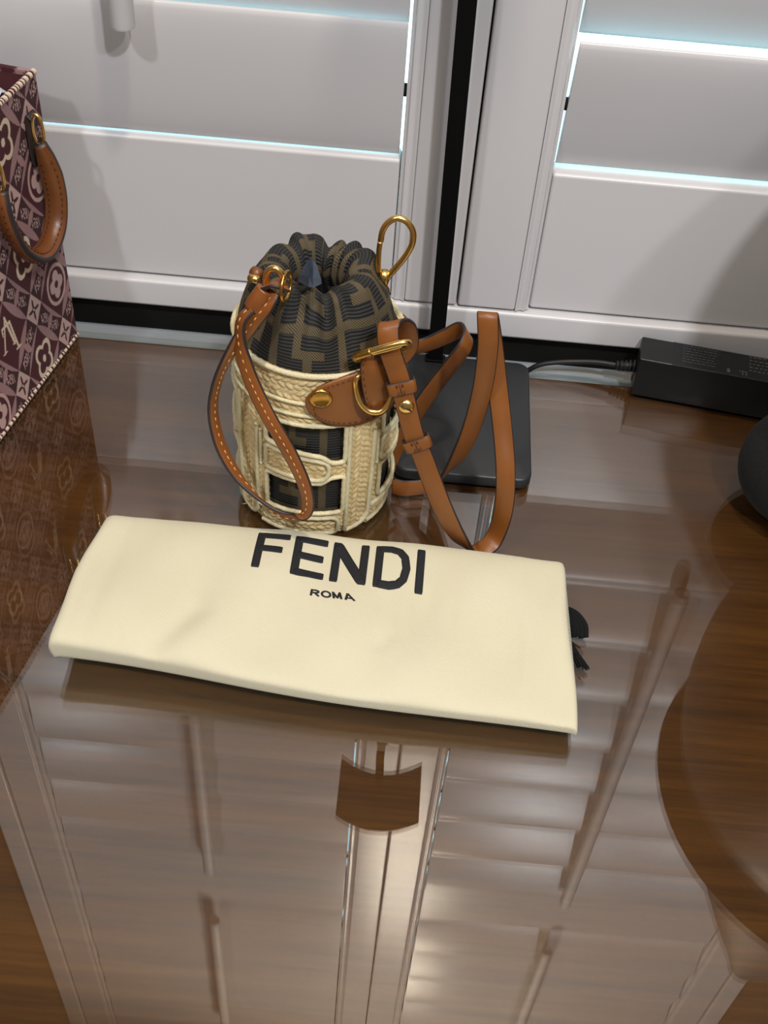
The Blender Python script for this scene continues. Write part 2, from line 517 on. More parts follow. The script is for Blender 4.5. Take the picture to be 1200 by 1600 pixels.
def shutter(x0, x1, stile_l, stile_r, bl, br, tilt, rodx, label, gapz=0.0010):
    root = empty('shutter_panel', ((x0 + x1) / 2, WY + 0.014, PZ0))
    tag(root, label, 'shutter', 'white window shutters')
    xa, xb = x0 + stile_l, x1 - stile_r           # inner ends after stile
    for lo, hi in ((x0, xa - (bl if bl else 0)), (xb + (br if br else 0), x1)):
        mb = MB(); mb.box((lo, WY, PZ0), (hi, WY + 0.028, PZ1))
        mb.build('stile', M['white_paint'], root, bevel=0.0022)
    for xs, xe in ((xa - bl, xa), (xb + br, xb)):
        mb = MB(); bead(mb, xs, xe, PZ0, PZ1)
        o = mb.build('bead_moulding', M['white_paint'], root); md = o.modifiers.new('es', 'EDGE_SPLIT'); md.split_angle = 0.5
    for z0, z1 in ((PZ0, RB1), (MID0, MID1), (PZ1 - 0.10, PZ1)):
        mb = MB(); mb.box((xa + 0.0004, WY + 0.0055, z0), (xb - 0.0004, WY + 0.027, z1))
        mb.build('rail', M['white_paint'], root, bevel=0.003)
    gap = 0.0022
    mesh = None
    pins = MB()
    for zs, cnt in ((RB1, 8), (MID1, 5)):
        for k in range(cnt):
            zc = zs + LW / 2 * math.cos(tilt) + gapz + PITCH * k
            if mesh is None:
                lo_ = louver_mesh(xa + gap, xb - gap).build('louver', M['white_paint'], root)
                mesh = lo_.data
            else:
                lo_ = bpy.data.objects.new('louver', mesh); COL.objects.link(lo_); lo_.parent = root
            lo_.rotation_euler = (tilt, 0, 0)
            lo_.location = Vector((0, WY + 0.0080, zc)) - root.location
            pins.tube([(xa - 0.002, WY + 0.010, zc), (xa + 0.006, WY + 0.010, zc)], 0.005, 8)
            pins.tube([(xb + 0.002, WY + 0.010, zc), (xb - 0.006, WY + 0.010, zc)], 0.005, 8)
    pins.build('pivot_pin', M['black_strip'], root)['kind'] = 'stuff'
    for z0, z1 in ((0.266, 0.955), (1.122, 1.56)):
        mb = MB(); mb.tube([(rodx, WY - 0.0175, z0), (rodx, WY - 0.0175, z0 + 0.002), (rodx, WY - 0.0175, z1)], [0.0080, 0.0085, 0.0085], 20)
        o = mb.build('tilt_rod', M['rod_paint'], root, smooth=True)
        md = o.modifiers.new('es', 'EDGE_SPLIT'); md.split_angle = 0.6
    return root
shutter(WX0 + 0.0195, 0.0379, 0.055, 0.054, 0.011, 0.011, math.radians(5.4), -0.2125, 'white shutter panel left of the black lamp pole with nearly shut louvers')
shutter(0.0394, WX1 - 0.0195, 0.0585, 0.055, 0.011, 0.011, math.radians(11.5), 0.300, 'white shutter panel right of the black lamp pole with daylight glowing between louvers', 0.0022)

# dark stop behind the meeting stiles
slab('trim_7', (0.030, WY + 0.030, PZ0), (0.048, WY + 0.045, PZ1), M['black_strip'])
# ------------------------------------------------------------------ table
TX0, TX1, TY0, TY1 = -0.78, 0.80, 0.02, 0.7815
tb = empty('table', (0, 0.4, FLOOR))
tag(tb, 'brown walnut table with a clear reflective glass sheet on its top', 'table')
mb = MB(); mb.box((TX0, TY0, -0.034), (TX1, TY1, -0.0052)); mb.build('wood_top', M['walnut'], tb, bevel=0.003)
mb = MB(); mb.box((TX0, TY0, -0.005), (TX1, TY1, 0.0)); mb.build('glass_top', M['glass'], tb, smooth=False)
for sx in (TX0 + 0.06, TX1 - 0.06):
    for sy in (TY0 + 0.06, TY1 - 0.06):
        mb = MB()
        mb.box((sx - 0.03, sy - 0.03, FLOOR), (sx + 0.03, sy + 0.03, -0.034))
        mb.build('leg', M['walnut'], tb, bevel=0.004)

# ------------------------------------------------------------------ desk lamp
lamp = empty('desk_lamp', (0.05, 0.71, 0))
tag(lamp, 'black desk lamp with a rectangular base plate and slim upright pole', 'lamp')
mb = MB()
def rrect(x0, x1, y0, y1, r, n=6):
    P = []
    for cx, cy, a0 in ((x1 - r, y1 - r, 0), (x0 + r, y1 - r, 90), (x0 + r, y0 + r, 180), (x1 - r, y0 + r, 270)):
        for k in range(n + 1):
            a = math.radians(a0 + 90 * k / n); P.append((cx + r * math.cos(a), cy + r * math.sin(a)))
    return P
def plate(mb, P, prof):
    # prof: list of (inset, z)
    cx = sum(p[0] for p in P) / len(P); cy = sum(p[1] for p in P) / len(P)
    rows = []
    for ins, z in prof:
        row = []
        for x, y in P:
            d = math.hypot(x - cx, y - cy)
            row.append((x - (x - cx) / d * ins, y - (y - cy) / d * ins, z))
        rows.append(row)
    k = len(mb.v); n = len(P)
    mb.grid(rows, wrap_v=True)
    mb.f.append(tuple(range(k, k + n))[::-1]); mb.mi.append(0)
    e = k + (len(rows) - 1) * n
    mb.f.append(tuple(range(e, e + n))); mb.mi.append(0)
plate(mb, rrect(-0.0005, 0.1040, 0.6385, 0.7800, 0.010), [(0.0015, 0.0), (0.0, 0.0012), (0.0, 0.0082), (0.0006, 0.0094), (0.0018, 0.0100)])
mb.build('base_plate', M['black_metal'], lamp)
mb = MB()
def pole_pt(z): return (0.0252 - 0.0056 * z / 0.305, 0.7735, z)
for a, b in ((0.0100, 0.575),):
    xa, xb = pole_pt(a)[0], pole_pt(b)[0]
    hw, hd = 0.0063, 0.0035
    P = [(xa - hw, 0.7735 - hd, a), (xa + hw, 0.7735 - hd, a), (xa + hw, 0.7735 + hd, a), (xa - hw, 0.7735 + hd, a),
         (xb - hw, 0.7735 - hd, b), (xb + hw, 0.7735 - hd, b), (xb + hw, 0.7735 + hd, b), (xb - hw, 0.7735 + hd, b)]
    mb.add(P, [(0, 3, 2, 1), (4, 5, 6, 7), (0, 1, 5, 4), (1, 2, 6, 5), (2, 3, 7, 6), (3, 0, 4, 7)])
mb.build('pole', M['pole_black'], lamp, bevel=0.0012)
mb = MB(); mb.box((0.0170, 0.7690, 0.0100), (0.0334, 0.7780, 0.0125)); mb.build('pole_foot', M['pole_black'], lamp, bevel=0.0008)
# arched shade
mb = MB(); rows = []
for yy in np.linspace(0.688, 0.768, 12):
    row = []
    for k in range(25):
        t = -1 + k / 12
        hwid = 0.0485 + 0.0 * yy
        row.append((0.0165 + hwid * t, yy, 0.602 + 0.030 * (1 - t * t)))
    for k in range(24, -1, -1):
        t = -1 + k / 12
        row.append((0.0165 + 0.0485 * t, yy, 0.5985 + 0.030 * (1 - t * t)))
    rows.append(row)
mb.grid(rows, wrap_v=True)
k = len(rows[0]); n = len(mb.v)
mb.f += [tuple(range(k))[::-1], tuple(range(n - k, n))]; mb.mi += [0, 0]
mb.build('shade', M['black_metal'], lamp)
mb = MB(); mb.tube(catmull([(pole_pt(0.57)[0], 0.7735, 0.570), (pole_pt(0.60)[0], 0.7735, 0.600), (0.0150, 0.768, 0.618), (0.0165, 0.755, 0.6315)], 6), 0.005, 10)
mb.build('shade_arm', M['pole_black'], lamp)

# ------------------------------------------------------------------ power adapter
ad = empty('power_adapter', (0.25, 0.77, 0))
tag(ad, 'black power adapter brick lying at the table edge against the white window frame', 'adapter')
AR = math.atan2(-0.0168, 0.1123)
def adp(x, y, z):
    c, s = math.cos(AR), math.sin(AR)
    return (0.190 + x * c - y * s, 0.763 + x * s + y * c, z)
mb = MB()
L, D, H = 0.150, 0.0355, 0.0365
def abox(mb, x0, x1, prof):
    rows = [[adp(x, y, z) for y, z in prof] for x in (x0, x1)]
    k = len(mb.v); n = len(prof)
    mb.grid(rows, wrap_v=True)
    mb.f += [tuple(range(k, k + n)), tuple(range(k + n, k + 2 * n))[::-1]]; mb.mi += [0, 0]
abox(mb, 0, L, [(0.0, 0.0004), (-0.001, H * 0.5), (0.0024, H), (D - 0.0024, H), (D + 0.0, H * 0.5), (D - 0.001, 0.0004)])
mb.build('casing', M['black_plastic'], ad, bevel=0.0012)
mb = MB()
for k in range(80):      # fine ribs along the upper edges and front
    x = 0.026 + k * 0.00145
    mb.box((0, 0, 0), (0.0008, 0.0008, 0.0008))
    for q in range(8):
        i = len(mb.v) - 8 + q
        vx, vy, vz = mb.v[i]
        mb.v[i] = adp(x + vx, 0.0018 + vy * 0.9, H - 0.0004 + vz)
    mb.box((0, 0, 0), (0.0008, 0.0008, 0.0008))
    for q in range(8):
        i = len(mb.v) - 8 + q
        vx, vy, vz = mb.v[i]
        mb.v[i] = adp(x + vx, D - 0.0034 + vy * 0.9, H - 0.0004 + vz)
mb.build('grip_rib', M['black_plastic'], ad, smooth=False)['kind'] = 'stuff'
mb = MB()
def mark(x0, x1, y0, y1):
    mb.add([adp(x0, y0, H + 0.00012), adp(x1, y0, H + 0.00012), adp(x1, y1, H + 0.00012), adp(x0, y1, H + 0.00012)], [(0, 1, 2, 3)])
for row in range(7):
    y = 0.030 - row * 0.0035
    x = 0.034
    while x < 0.060:
        w = random.uniform(0.001, 0.0035); mark(x, x + w, y, y + 0.0009); x += w + 0.0011
for row in range(5):
    y = 0.030 - row * 0.0045
    x = 0.088
    while x < 0.125:
        w = random.uniform(0.0012, 0.003); mark(x, x + w, y, y + 0.0016); x += w + 0.0016
mark(0.0700, 0.0725, 0.0055, 0.0105)
mark(0.0795, 0.0860, 0.0095, 0.0105); mark(0.0822, 0.0830, 0.0050, 0.0095); mark(0.0850, 0.0860, 0.0050, 0.0095)
mb.build('printed_label', M['grey_print'], ad, smooth=False)
mb = MB()
for k in range(5):
    mb.tube([adp(-0.0005 - k * 0.0034, 0.018, 0.0165 - k * 0.0006), adp(-0.0024 - k * 0.0034, 0.018, 0.0163 - k * 0.0006)], 0.0052 - k * 0.0003, 14)
mb.tube([adp(0, 0.018, 0.0165), adp(-0.0165, 0.018, 0.0135)], 0.0034, 12)
mb.build('strain_relief', M['cable'], ad)
cb = catmull([adp(-0.015, 0.018, 0.0139), (0.1621, 0.7860, 0.0128), (0.1464, 0.7875, 0.0105), (0.1280, 0.7880, 0.0073), (0.1126, 0.7880, 0.0020), (0.098, 0.788, -0.011), (0.080, 0.7885, -0.020)], 8)
mb = MB(); mb.tube(cb, 0.0022, 10); mb.build('cable', M['cable'], ad)

# ------------------------------------------------------------------ round speaker
sp = empty('smart_speaker', (0.3005, 0.650, 0))
tag(sp, 'small round black fabric speaker at the right edge in front of the adapter', 'speaker')
prof = [(0.0001, 0.0), (0.020, 0.0), (0.026, 0.001)]
R_ = 0.0455
for k in range(0, 33):
    a = math.radians(-56 + k * 146 / 32)
    prof.append((max(0.0001, R_ * math.cos(a)), 0.0395 + R_ * math.sin(a)))
mb = MB(); mb.lathe(prof, (0.3005, 0.650, 0), 48); mb.build('fabric_shell', M['speaker'], sp)
mb = MB(); mb.lathe([(0.0265, 0.0006), (0.0275, 0.0012), (0.0275, 0.0022), (0.0262, 0.003)], (0.3005, 0.650, 0), 40)
mb.build('foot_ring', M['black_plastic'], sp)

# ------------------------------------------------------------------ drawstring bucket bag
BX, BY = -0.0585, 0.622
BA, BB = 0.0565, 0.0540
bag = empty('bucket_bag', (BX, BY, 0))
tag(bag, 'small raffia and brown jacquard drawstring bucket bag standing behind the cream cloth', 'handbag')
def basket_r(z):
    # fraction of the full radius at height z
    if z < 0.014: return 0.895 + 0.09 * math.sin(math.pi / 2 * max(0, z) / 0.014)
    return 0.985 + 0.02 * math.sin(math.pi * min(1, (z - 0.014) / 0.137))
def ell(phi, a=BA, b=BB):
    s, c = math.sin(phi), math.cos(phi)
    return 1.0 / math.sqrt((s / a) ** 2 + (c / b) ** 2)
def on_bag(phi_deg, z, off=0.0):
    p = math.radians(phi_deg)
    r = ell(p) * basket_r(z) + off
    return (BX + r * math.sin(p), BY - r * math.cos(p), z)

def zucca(u, v):
    # interlocked block letters, returns 1 where the dark ribbed weave shows; u, v in metres
    U = 0.0043
    PX, PY = 11.0, 11.35
    x, y = u / U, v / U
    ti = np.floor(x / PX); x = x - ti * PX; tj = np.floor(y / PY); y = y - tj * PY
    x = np.where((ti + tj) % 2 == 0, x, 9.65 - x)
    d = np.zeros_like(x, bool)
    def rc(x0, x1, y0, y1): return (x >= x0) & (x <= x1) & (y >= y0) & (y <= y1)
    for q in (rc(0, 2.4, 0, 10), rc(0, 6.0, 7.7, 10), rc(0, 4.2, 4.0, 6.2), rc(7.25, 9.65, 0, 10), rc(3.65, 9.65, 0, 2.3), rc(5.5, 9.65, 4.0, 6.2)):
        d |= q
    return d.astype(np.float32)

def cloth_attr(me, u, v, w):
    a = me.attributes.new('weave', 'FLOAT', 'POINT'); a.data.foreach_set('value', np.asarray(w, np.float32).ravel())
    b = me.attributes.new('cloth_uv', 'FLOAT_VECTOR', 'POINT')
    b.data.foreach_set('vector', np.stack([np.ravel(u), np.ravel(v), np.zeros(np.size(u))], 1).astype(np.float32).ravel())

def grid_mesh(name, X, Y, Z, wrap=True, keep=None):
    nu, nv = X.shape
    V = np.stack([X, Y, Z], -1).reshape(-1, 3)
    I, J = np.meshgrid(np.arange(nu if wrap else nu - 1), np.arange(nv - 1), indexing='ij')
    a = I * nv + J; b = ((I + 1) % nu) * nv + J; c = b + 1; d = a + 1
    F = np.stack([a, b, c, d], -1).reshape(-1, 4)
    if keep is not None: F = F[keep[I, J].ravel()]
    me = bpy.data.meshes.new(name)
    me.from_pydata(V.tolist(), [], F.tolist())
    return me

def reg(phi):       # angle inside the repeated quarter panel, -45..45 about the emblem centre
    return (phi + 2 + 45) % 90 - 45

# --- woven basket with real openings
NU, NV = 1100, 190
ph = np.linspace(-180, 180, NU, endpoint=False)[:, None] * np.ones((1, NV))
zz = np.ones((NU, 1)) * np.linspace(0.0, 0.1515, NV)[None, :]
q = reg(ph)
col = (np.abs(q) > 30.5) & (zz < 0.117) & (zz > 0.004)
rbase = np.vectorize(basket_r)(np.linspace(0, 0.1515, NV))[None, :] * (1.0 / np.sqrt((np.sin(np.radians(ph)) / BA) ** 2 + (np.cos(np.radians(ph)) / BB) ** 2))
arc = np.radians(ph) * 0.055
def braid(s, t, rows_h, lam):
    # s along the braid, t across it
    r = np.floor(t / rows_h); f = t / rows_h - r
    sgn = np.where(r % 2 == 0, 1.0, -1.0)
    phase = s / lam + sgn * (f - 0.5) * 0.75 + r * 0.37
    cell = phase - np.floor(phase)
    strand = np.abs(np.sin(np.pi * cell)) ** 0.6
    return strand * (1 - (2 * f - 1) ** 4) * (0.75 + 0.25 * np.sin(phase * 1.7 + r * 2.1))
hh = braid(arc, zz, 0.0043, 0.0058)
colx = np.radians(q) * 0.055
hv = braid(zz, colx + 0.2, 0.0046, 0.0050)
disp = np.where(col, hv, hh)
R = rbase + 0.0017 * disp - 0.0012
X = BX + R * np.sin(np.radians(ph)); Y = BY - R * np.cos(np.radians(ph))
def lowline(q): return np.interp(q, [-30, 12, 15, 19, 28.5], [0.0880, 0.0815, 0.0785, 0.0752, 0.0752])
def topline(q): return np.interp(q, [-30, 12, 15, 18, 28.5], [0.0605, 0.0575, 0.0600, 0.0630, 0.0630])
w1 = (q > -30) & (q < 28.3) & (zz < 0.1103) & (zz > lowline(q))
w2 = (q > -30) & (q < 28.3) & (zz < topline(q)) & (zz > 0.0262)
hole = w1 | w2
# wide slit windows in the columns stay closed
me = grid_mesh('raffia_basket', X, Y, zz, True, ~hole)
basket = link('raffia_basket', me, M['raffia'], bag)
md = basket.modifiers.new('sol', 'SOLIDIFY'); md.thickness = 0.0014; md.offset = -1

# --- cords sewn on the basket
def cord(path, closed, parent, rad=0.00175, off=0.0006, n=8, per=None):
    P = []
    m_ = len(path)
    for i in range(m_ if closed else m_ - 1):
        a, b = path[i], path[(i + 1) % m_]
        d = math.hypot((b[0] - a[0]) * 0.00096, b[1] - a[1])
        k = max(2, int(d / 0.0022))
        for j in range(k):
            P.append((a[0] + (b[0] - a[0]) * j / k, a[1] + (b[1] - a[1]) * j / k))
    if not closed: P.append(path[-1])
    # soften corners
    for _ in range(2):
        Q = []
        for i, p in enumerate(P):
            if not closed and i in (0, len(P) - 1): Q.append(p); continue
            a, b = P[i - 1], P[(i + 1) % len(P)]
            Q.append(((a[0] + 2 * p[0] + b[0]) / 4, (a[1] + 2 * p[1] + b[1]) / 4))
        P = Q
    pts = [on_bag(a, z, off) for a, z in P]
    mb = MB()
    rr = [rad * (1 + 0.07 * math.sin(i * 2.2)) for i in range(len(pts))]
    mb.tube(pts, rr, n, closed)
    return mb.build('cord', M['cream_cord'], parent, recalc=False)
ring = [(a, 0) for a in range(-180, 180, 6)]
cord([(a, 0.1512) for a, _ in ring], True, basket, 0.0019, 0.0004)
cord([(a, 0.1285) for a, _ in ring], True, basket, 0.0013)
cord([(a, 0.1185) for a, _ in ring], True, basket, 0.0013)
for kq in range(4):
    s0 = -2 + 90 * kq
    def sh(P): return [(a + s0, z) for a, z in P]
    cord(sh([(-30, 0.1105), (28.5, 0.1105), (28.5, 0.0765), (19, 0.0765), (15, 0.0800), (12, 0.0830), (-30, 0.0895)]), True, basket)
    cord(sh([(-30, 0.0850), (10, 0.0790), (16.5, 0.0765), (17.5, 0.0700), (16.0, 0.0630), (11, 0.0605), (-30, 0.0640)]), True, basket)
    cord(sh([(-30, 0.0605), (12, 0.0575), (15, 0.0600), (18, 0.0630), (28.5, 0.0630), (28.5, 0.0275), (-30, 0.0275)]), True, basket)
    cord(sh([(-38, 0.0225), (22, 0.0225), (25.5, 0.0190), (25.5, 0.0065), (22, 0.0040), (-38, 0.0040)]), False, basket)
    cord(sh([(31.5, 0.1165), (31.5, 0.0050), (34, 0.0028), (46, 0.0085), (51.0, 0.0160), (52.0, 0.0980)]), False, basket)
    cord(sh([(-34.5, 0.0640), (-34.5, 0.0950)]), False, basket, 0.0014)
# stray fibre at the base
mb = MB(); mb.tube(catmull([on_bag(-58, 0.006, 0.0015), on_bag(-60, 0.004, 0.004), on_bag(-63, 0.0015, 0.006)], 5), 0.0003, 6); mb.build('loose_fibre', M['cream_cord'], bag)

# --- inner cloth behind the openings
NU2, NV2 = 420, 120
ph = np.linspace(-180, 180, NU2, endpoint=False)[:, None] * np.ones((1, NV2))
zz = np.ones((NU2, 1)) * np.linspace(0.004, 0.150, NV2)[None, :]
R = 1.0 / np.sqrt((np.sin(np.radians(ph)) / BA) ** 2 + (np.cos(np.radians(ph)) / BB) ** 2) - 0.0046
me = grid_mesh('cloth_liner', BX + R * np.sin(np.radians(ph)), BY - R * np.cos(np.radians(ph)), zz, True)
u = np.radians(ph) * 0.055 + 0.4
cloth_attr(me, u, zz + 0.021, zucca(u + 0.012, zz + 0.021))
link('cloth_liner', me, M['jacquard'], bag)

# --- gathered top
prof = [(0.0525, 0.1480), (0.0508, 0.1530), (0.0485, 0.1600), (0.0460, 0.1680), (0.0440, 0.1750), (0.0425, 0.1810), (0.0405, 0.1860), (0.0385, 0.1900),
        (0.0372, 0.1930), (0.0352, 0.1962), (0.0315, 0.1985), (0.0265, 0.1982), (0.0215, 0.1955), (0.0180, 0.1890), (0.0172, 0.1800), (0.0210, 0.1680), (0.0260, 0.1560)]
PR_ = np.array(catmull([(r, z, 0) for r, z in prof], 12))[:, :2]
NU3 = 620; NV3 = len(PR_)
sarc = np.concatenate([[0], np.cumsum(np.hypot(*np.diff(PR_, axis=0).T))])
ph = np.linspace(-180, 180, NU3, endpoint=False)[:, None] * np.ones((1, NV3))
rr = PR_[:, 0][None, :] * np.ones((NU3, 1)); zt = PR_[:, 1][None, :] * np.ones((NU3, 1))
g = np.clip((zt - 0.155) / 0.036, 0, 1) ** 1.3
inside = (np.arange(NV3) > 12 * 10)[None, :] * np.ones((NU3, 1))
a_ = np.radians(ph)
wob = 0.35 * np.sin(3 * a_ + 0.8) + 0.25 * np.sin(5 * a_ + 2.0)
pl = np.cos(13 * a_ + 2.2 * np.sin(2 * a_ + 0.5) + 0.9 * np.sin(5 * a_) + 0.7)
plf = np.sign(pl) * np.abs(pl) ** 0.8
amp = 0.0024 * g * (0.65 + 0.45 * np.sin(3 * a_ + 1.1) + 0.25 * np.sin(7 * a_))
# a few named deep folds at the front
def fold(c, w, d):
    dd = (ph - c + 180) % 360 - 180
    return d * np.exp(-(dd / w) ** 2)
deep = -fold(-6, 6, 0.0075) * g + fold(12, 9, 0.0028) * g + fold(-24, 10, 0.0022) * g - fold(34, 6, 0.0040) * g - fold(-46, 6, 0.0045) * g + fold(60, 12, 0.0025) * g - fold(170, 8, 0.006) * g - fold(150, 6, 0.003) * g + fold(-160, 9, 0.002) * g
fac = np.where(inside > 0.5, 0.75, 1.0)
R = rr * (1 + 0.02 * wob * g) + (amp * plf + deep) * fac
Z = zt + g * (0.0022 * np.cos(5 * a_ + 1.0) + 0.0013 * plf) * np.clip((zt - 0.178) / 0.02, 0, 1)
Z = Z - 0.0015 * np.clip((zt - 0.178) / 0.02, 0, 1) * (0.5 + 0.5 * np.cos(a_ + 0.1))
sq = np.stack([np.sin(a_) * R * 1.02, -np.cos(a_) * R * 0.98], 0)
bulge = 0.0018 * np.sin(np.pi * np.clip((zt - 0.150) / 0.045, 0, 1)) * (1 + np.cos(4 * a_ + 0.6)) * (inside < 0.5)
me = grid_mesh('gathered_cloth', BX - 0.001 + sq[0] * (1 + bulge / 0.05), BY + sq[1] * (1 + bulge / 0.05), Z, True)
u = np.radians(ph) * 0.052 + 0.4 + 0.0 * Z
v = np.ones((NU3, 1)) * sarc[None, :] + 0.160
cloth_attr(me, u, v, zucca(u, v))
o = link('gathered_cloth', me, M['jacquard'], bag)
# hidden drawcord
mb = MB(); mb.tube([(BX + 0.034 * math.sin(a), BY - 0.034 * math.cos(a), 0.184) for a in np.linspace(0, 2 * math.pi, 40, endpoint=False)], 0.0012, 8, True)
mb.build('draw_cord', M['black_cord'], bag)

# --- leather tab with stitching, on the right-hand side of the basket
def tab_patch(c_phi, c_z, hw_deg, hh_m, parent):
    NUt, NVt = 60, 16
    rows_o = []
    def half(t):        # half height along the tab, rounded nose at both ends
        a = abs(t)
        return hh_m * (math.sqrt(max(0.0, 1 - ((a - 0.30) / 0.70) ** 2)) if a > 0.30 else 1.0) ** 0.9
    rows = []
    for i in range(NUt + 1):
        t = -math.cos(math.pi * i / NUt)
        h_ = max(half(t), 0.0002)
        row = []
        for j in range(NVt + 1):
            s_ = -1 + 2 * j / NVt
            row.append(on_bag(c_phi + hw_deg * t, c_z + s_ * h_ , 0.0034 + (0.0 if abs(s_) < 0.95 else -0.0004)))
        rows.append(row)
    inner = []
    for i, row in enumerate(rows):
        inner.append([tuple(BXY + (p - BXY) * 1.0 for p, BXY in zip(pt, pt)) for pt in row])
    mb = MB(); mb.grid(rows)
    o = mb.build('leather_tab', M['tan'], parent)
    me_ = o.data
    md = o.modifiers.new('sol', 'SOLIDIFY'); md.thickness = 0.0022; md.offset = 0
    # make sure normals point outward from the bag
    st = MB()
    m_ = 76
    for k in range(m_):
        tt = 2 * math.pi * k / m_
        ct, sn = math.cos(tt), math.sin(tt)
        t = ct * 0.93
        h_ = half(t / 0.97) * 0.86 * (1 if sn >= 0 else -1) if abs(sn) > 0.2 else half(t / 0.97) * 0.86 * sn / 0.2
        t2 = math.cos(tt + 0.035) * 0.93; sn2 = math.sin(tt + 0.035)
        h2 = half(t2 / 0.97) * 0.86 * (1 if sn2 >= 0 else -1) if abs(sn2) > 0.2 else half(t2 / 0.97) * 0.86 * sn2 / 0.2
        st.tube([on_bag(c_phi + hw_deg * t, c_z + h_, 0.0046), on_bag(c_phi + hw_deg * t2, c_z + h2, 0.0046)], 0.00045, 6)
    st.build('stitching', M['stitch_dark'], o)
    return o
tab = tab_patch(62, 0.1325, 63, 0.0225, bag)
# rivet with a ring of stamped dots
def disc_on(center, normal, rad, thick, mat, name, parent, ringed=True):
    n_ = Vector(normal).normalized(); t1 = n_.orthogonal().normalized(); t2 = n_.cross(t1)
    mb = MB()
    prof = [(0.0001, thick * 0.72), (rad * 0.62, thick * 0.72), (rad * 0.68, thick), (rad * 0.86, thick), (rad, thick * 0.5), (rad, -0.0012)] if ringed else [(0.0001, thick), (rad * 0.5, thick * 0.93), (rad * 0.85, thick * 0.55), (rad, 0.0), (rad, -0.001)]
    rows = [[Vector(center) + n_ * z + (t1 * math.cos(2 * math.pi * k / 28) + t2 * math.sin(2 * math.pi * k / 28)) * r for k in range(28)] for r, z in prof]
    mb.grid(rows, wrap_v=True)
    return mb.build(name, mat, parent), n_, t1, t2
pr = math.radians(7.8)
rc = Vector(on_bag(7.8, 0.1375, 0.0048))
rv, n_, t1, t2 = disc_on(rc, (math.sin(pr), -math.cos(pr), 0), 0.0074, 0.0012, M['old_gold'], 'rivet', bag)
uz = Vector((0, 0, 1)); ux = Vector((math.cos(pr), math.sin(pr), 0))
def text_mesh(name, body, size, mat, parent, place, extrude=0.0, bold=0.0, spacing=1.0):
    cu = bpy.data.curves.new(name, 'FONT'); cu.body = body; cu.size = size
    cu.align_x = 'CENTER'; cu.align_y = 'CENTER'; cu.extrude = extrude; cu.offset = bold; cu.space_character = spacing
    ob = bpy.data.objects.new(name, cu); COL.objects.link(ob)
    dg = bpy.context.evaluated_depsgraph_get()
    me = bpy.data.meshes.new_from_object(ob.evaluated_get(dg))
    bpy.data.objects.remove(ob)
    for vtx in me.vertices: vtx.co = place(vtx.co)
    return link(name, me, mat, parent, smooth=False)
# stamped rim lettering of the rivet
def rim_text(body, a0, step, flip):
    for i, chx in enumerate(body):
        ang = a0 + i * step
        cpos = rc + (ux * math.cos(ang) + uz * math.sin(ang)) * 0.0057 + n_ * 0.00128
        rx = (ux * math.sin(ang) - uz * math.cos(ang)) * (1 if not flip else -1)
        ry = (ux * math.cos(ang) + uz * math.sin(ang)) * (1 if not flip else -1)
        text_mesh('stamped_letter', chx, 0.0024, M['edge_paint'], rv, lambda c, cpos=cpos, rx=rx, ry=ry: cpos + rx * c.x + ry * c.y)
rim_text('FENDI', math.radians(128), -math.radians(19), False)
rim_text('ROMA', math.radians(-118), math.radians(19), True)

# --- ring hanging on the tab, leather loop through it, buckle
def tubepart(name, pts, rad, mat, parent, closed=False, per=8, n=12):
    mb = MB(); mb.tube(catmull(pts, per, closed), rad, n, closed)
    return mb.build(name, mat, parent)
tubepart('d_ring', [(-0.0287, 0.5705, 0.1522), (-0.0287, 0.5695, 0.1446), (-0.0257, 0.5670, 0.1354), (-0.0204, 0.5660, 0.1299), (-0.0142, 0.5660, 0.1290), (-0.0096, 0.5675, 0.1320), (-0.0068, 0.5700, 0.1383), (-0.0067, 0.5725, 0.1458), (-0.0096, 0.5750, 0.1507), (-0.0202, 0.5740, 0.1534)], 0.0020, M['gold'], bag, True)
lp, fr_ = ribbon('leather_loop', [(-0.0197, 0.5725, 0.1690), (-0.0191, 0.5705, 0.1610), (-0.0172, 0.5690, 0.1496), (-0.0149, 0.5690, 0.1382), (-0.0134, 0.5715, 0.1297), (-0.0130, 0.5745, 0.1261)],
                 [(1, 0.25, 0.05)] * 6, [0.0150, 0.0165, 0.0170, 0.0165, 0.0135, 0.010], 0.0028, [M['tan'], M['edge_paint']], bag)
stitches('stitching', fr_, (-0.40, 0.40), (-1, 1), M['stitch_dark'], lp, thick=0.0028)

# --- long shoulder strap in one piece, doubled through the buckle
WID = 0.0140
S1 = [(-0.0043, 0.5920, 0.1531), (0.0011, 0.5940, 0.1625), (-0.0012, 0.5900, 0.1795), (-0.0069, 0.5820, 0.1893), (-0.0116, 0.5740, 0.1905), (-0.0097, 0.5680, 0.1792), (-0.0032, 0.5645, 0.1627), (0.0021, 0.5620, 0.1462), (0.0099, 0.5590, 0.1195), (0.0176, 0.5570, 0.1019), (0.0336, 0.5530, 0.0626), (0.0471, 0.5565, 0.0313)]
S2 = [(0.0596, 0.5666, 0.0058), (0.0690, 0.5678, 0.0078), (0.0759, 0.5745, 0.0143), (0.0784, 0.5765, 0.0410), (0.0760, 0.5830, 0.0688), (0.0703, 0.5990, 0.0952), (0.0632, 0.6120, 0.1230), (0.0569, 0.6190, 0.1493), (0.0524, 0.6180, 0.1678)]
S3 = [(0.0498, 0.6125, 0.1793), (0.0500, 0.6070, 0.1784), (0.0525, 0.6030, 0.1587), (0.0529, 0.6035, 0.1234), (0.0491, 0.6070, 0.0805), (0.0407, 0.6120, 0.0438), (0.0282, 0.6241, 0.0120), (0.0105, 0.6216, 0.0075), (-0.0006, 0.6231, 0.0072)]
lean = (0.93, 0.20, 0.27)
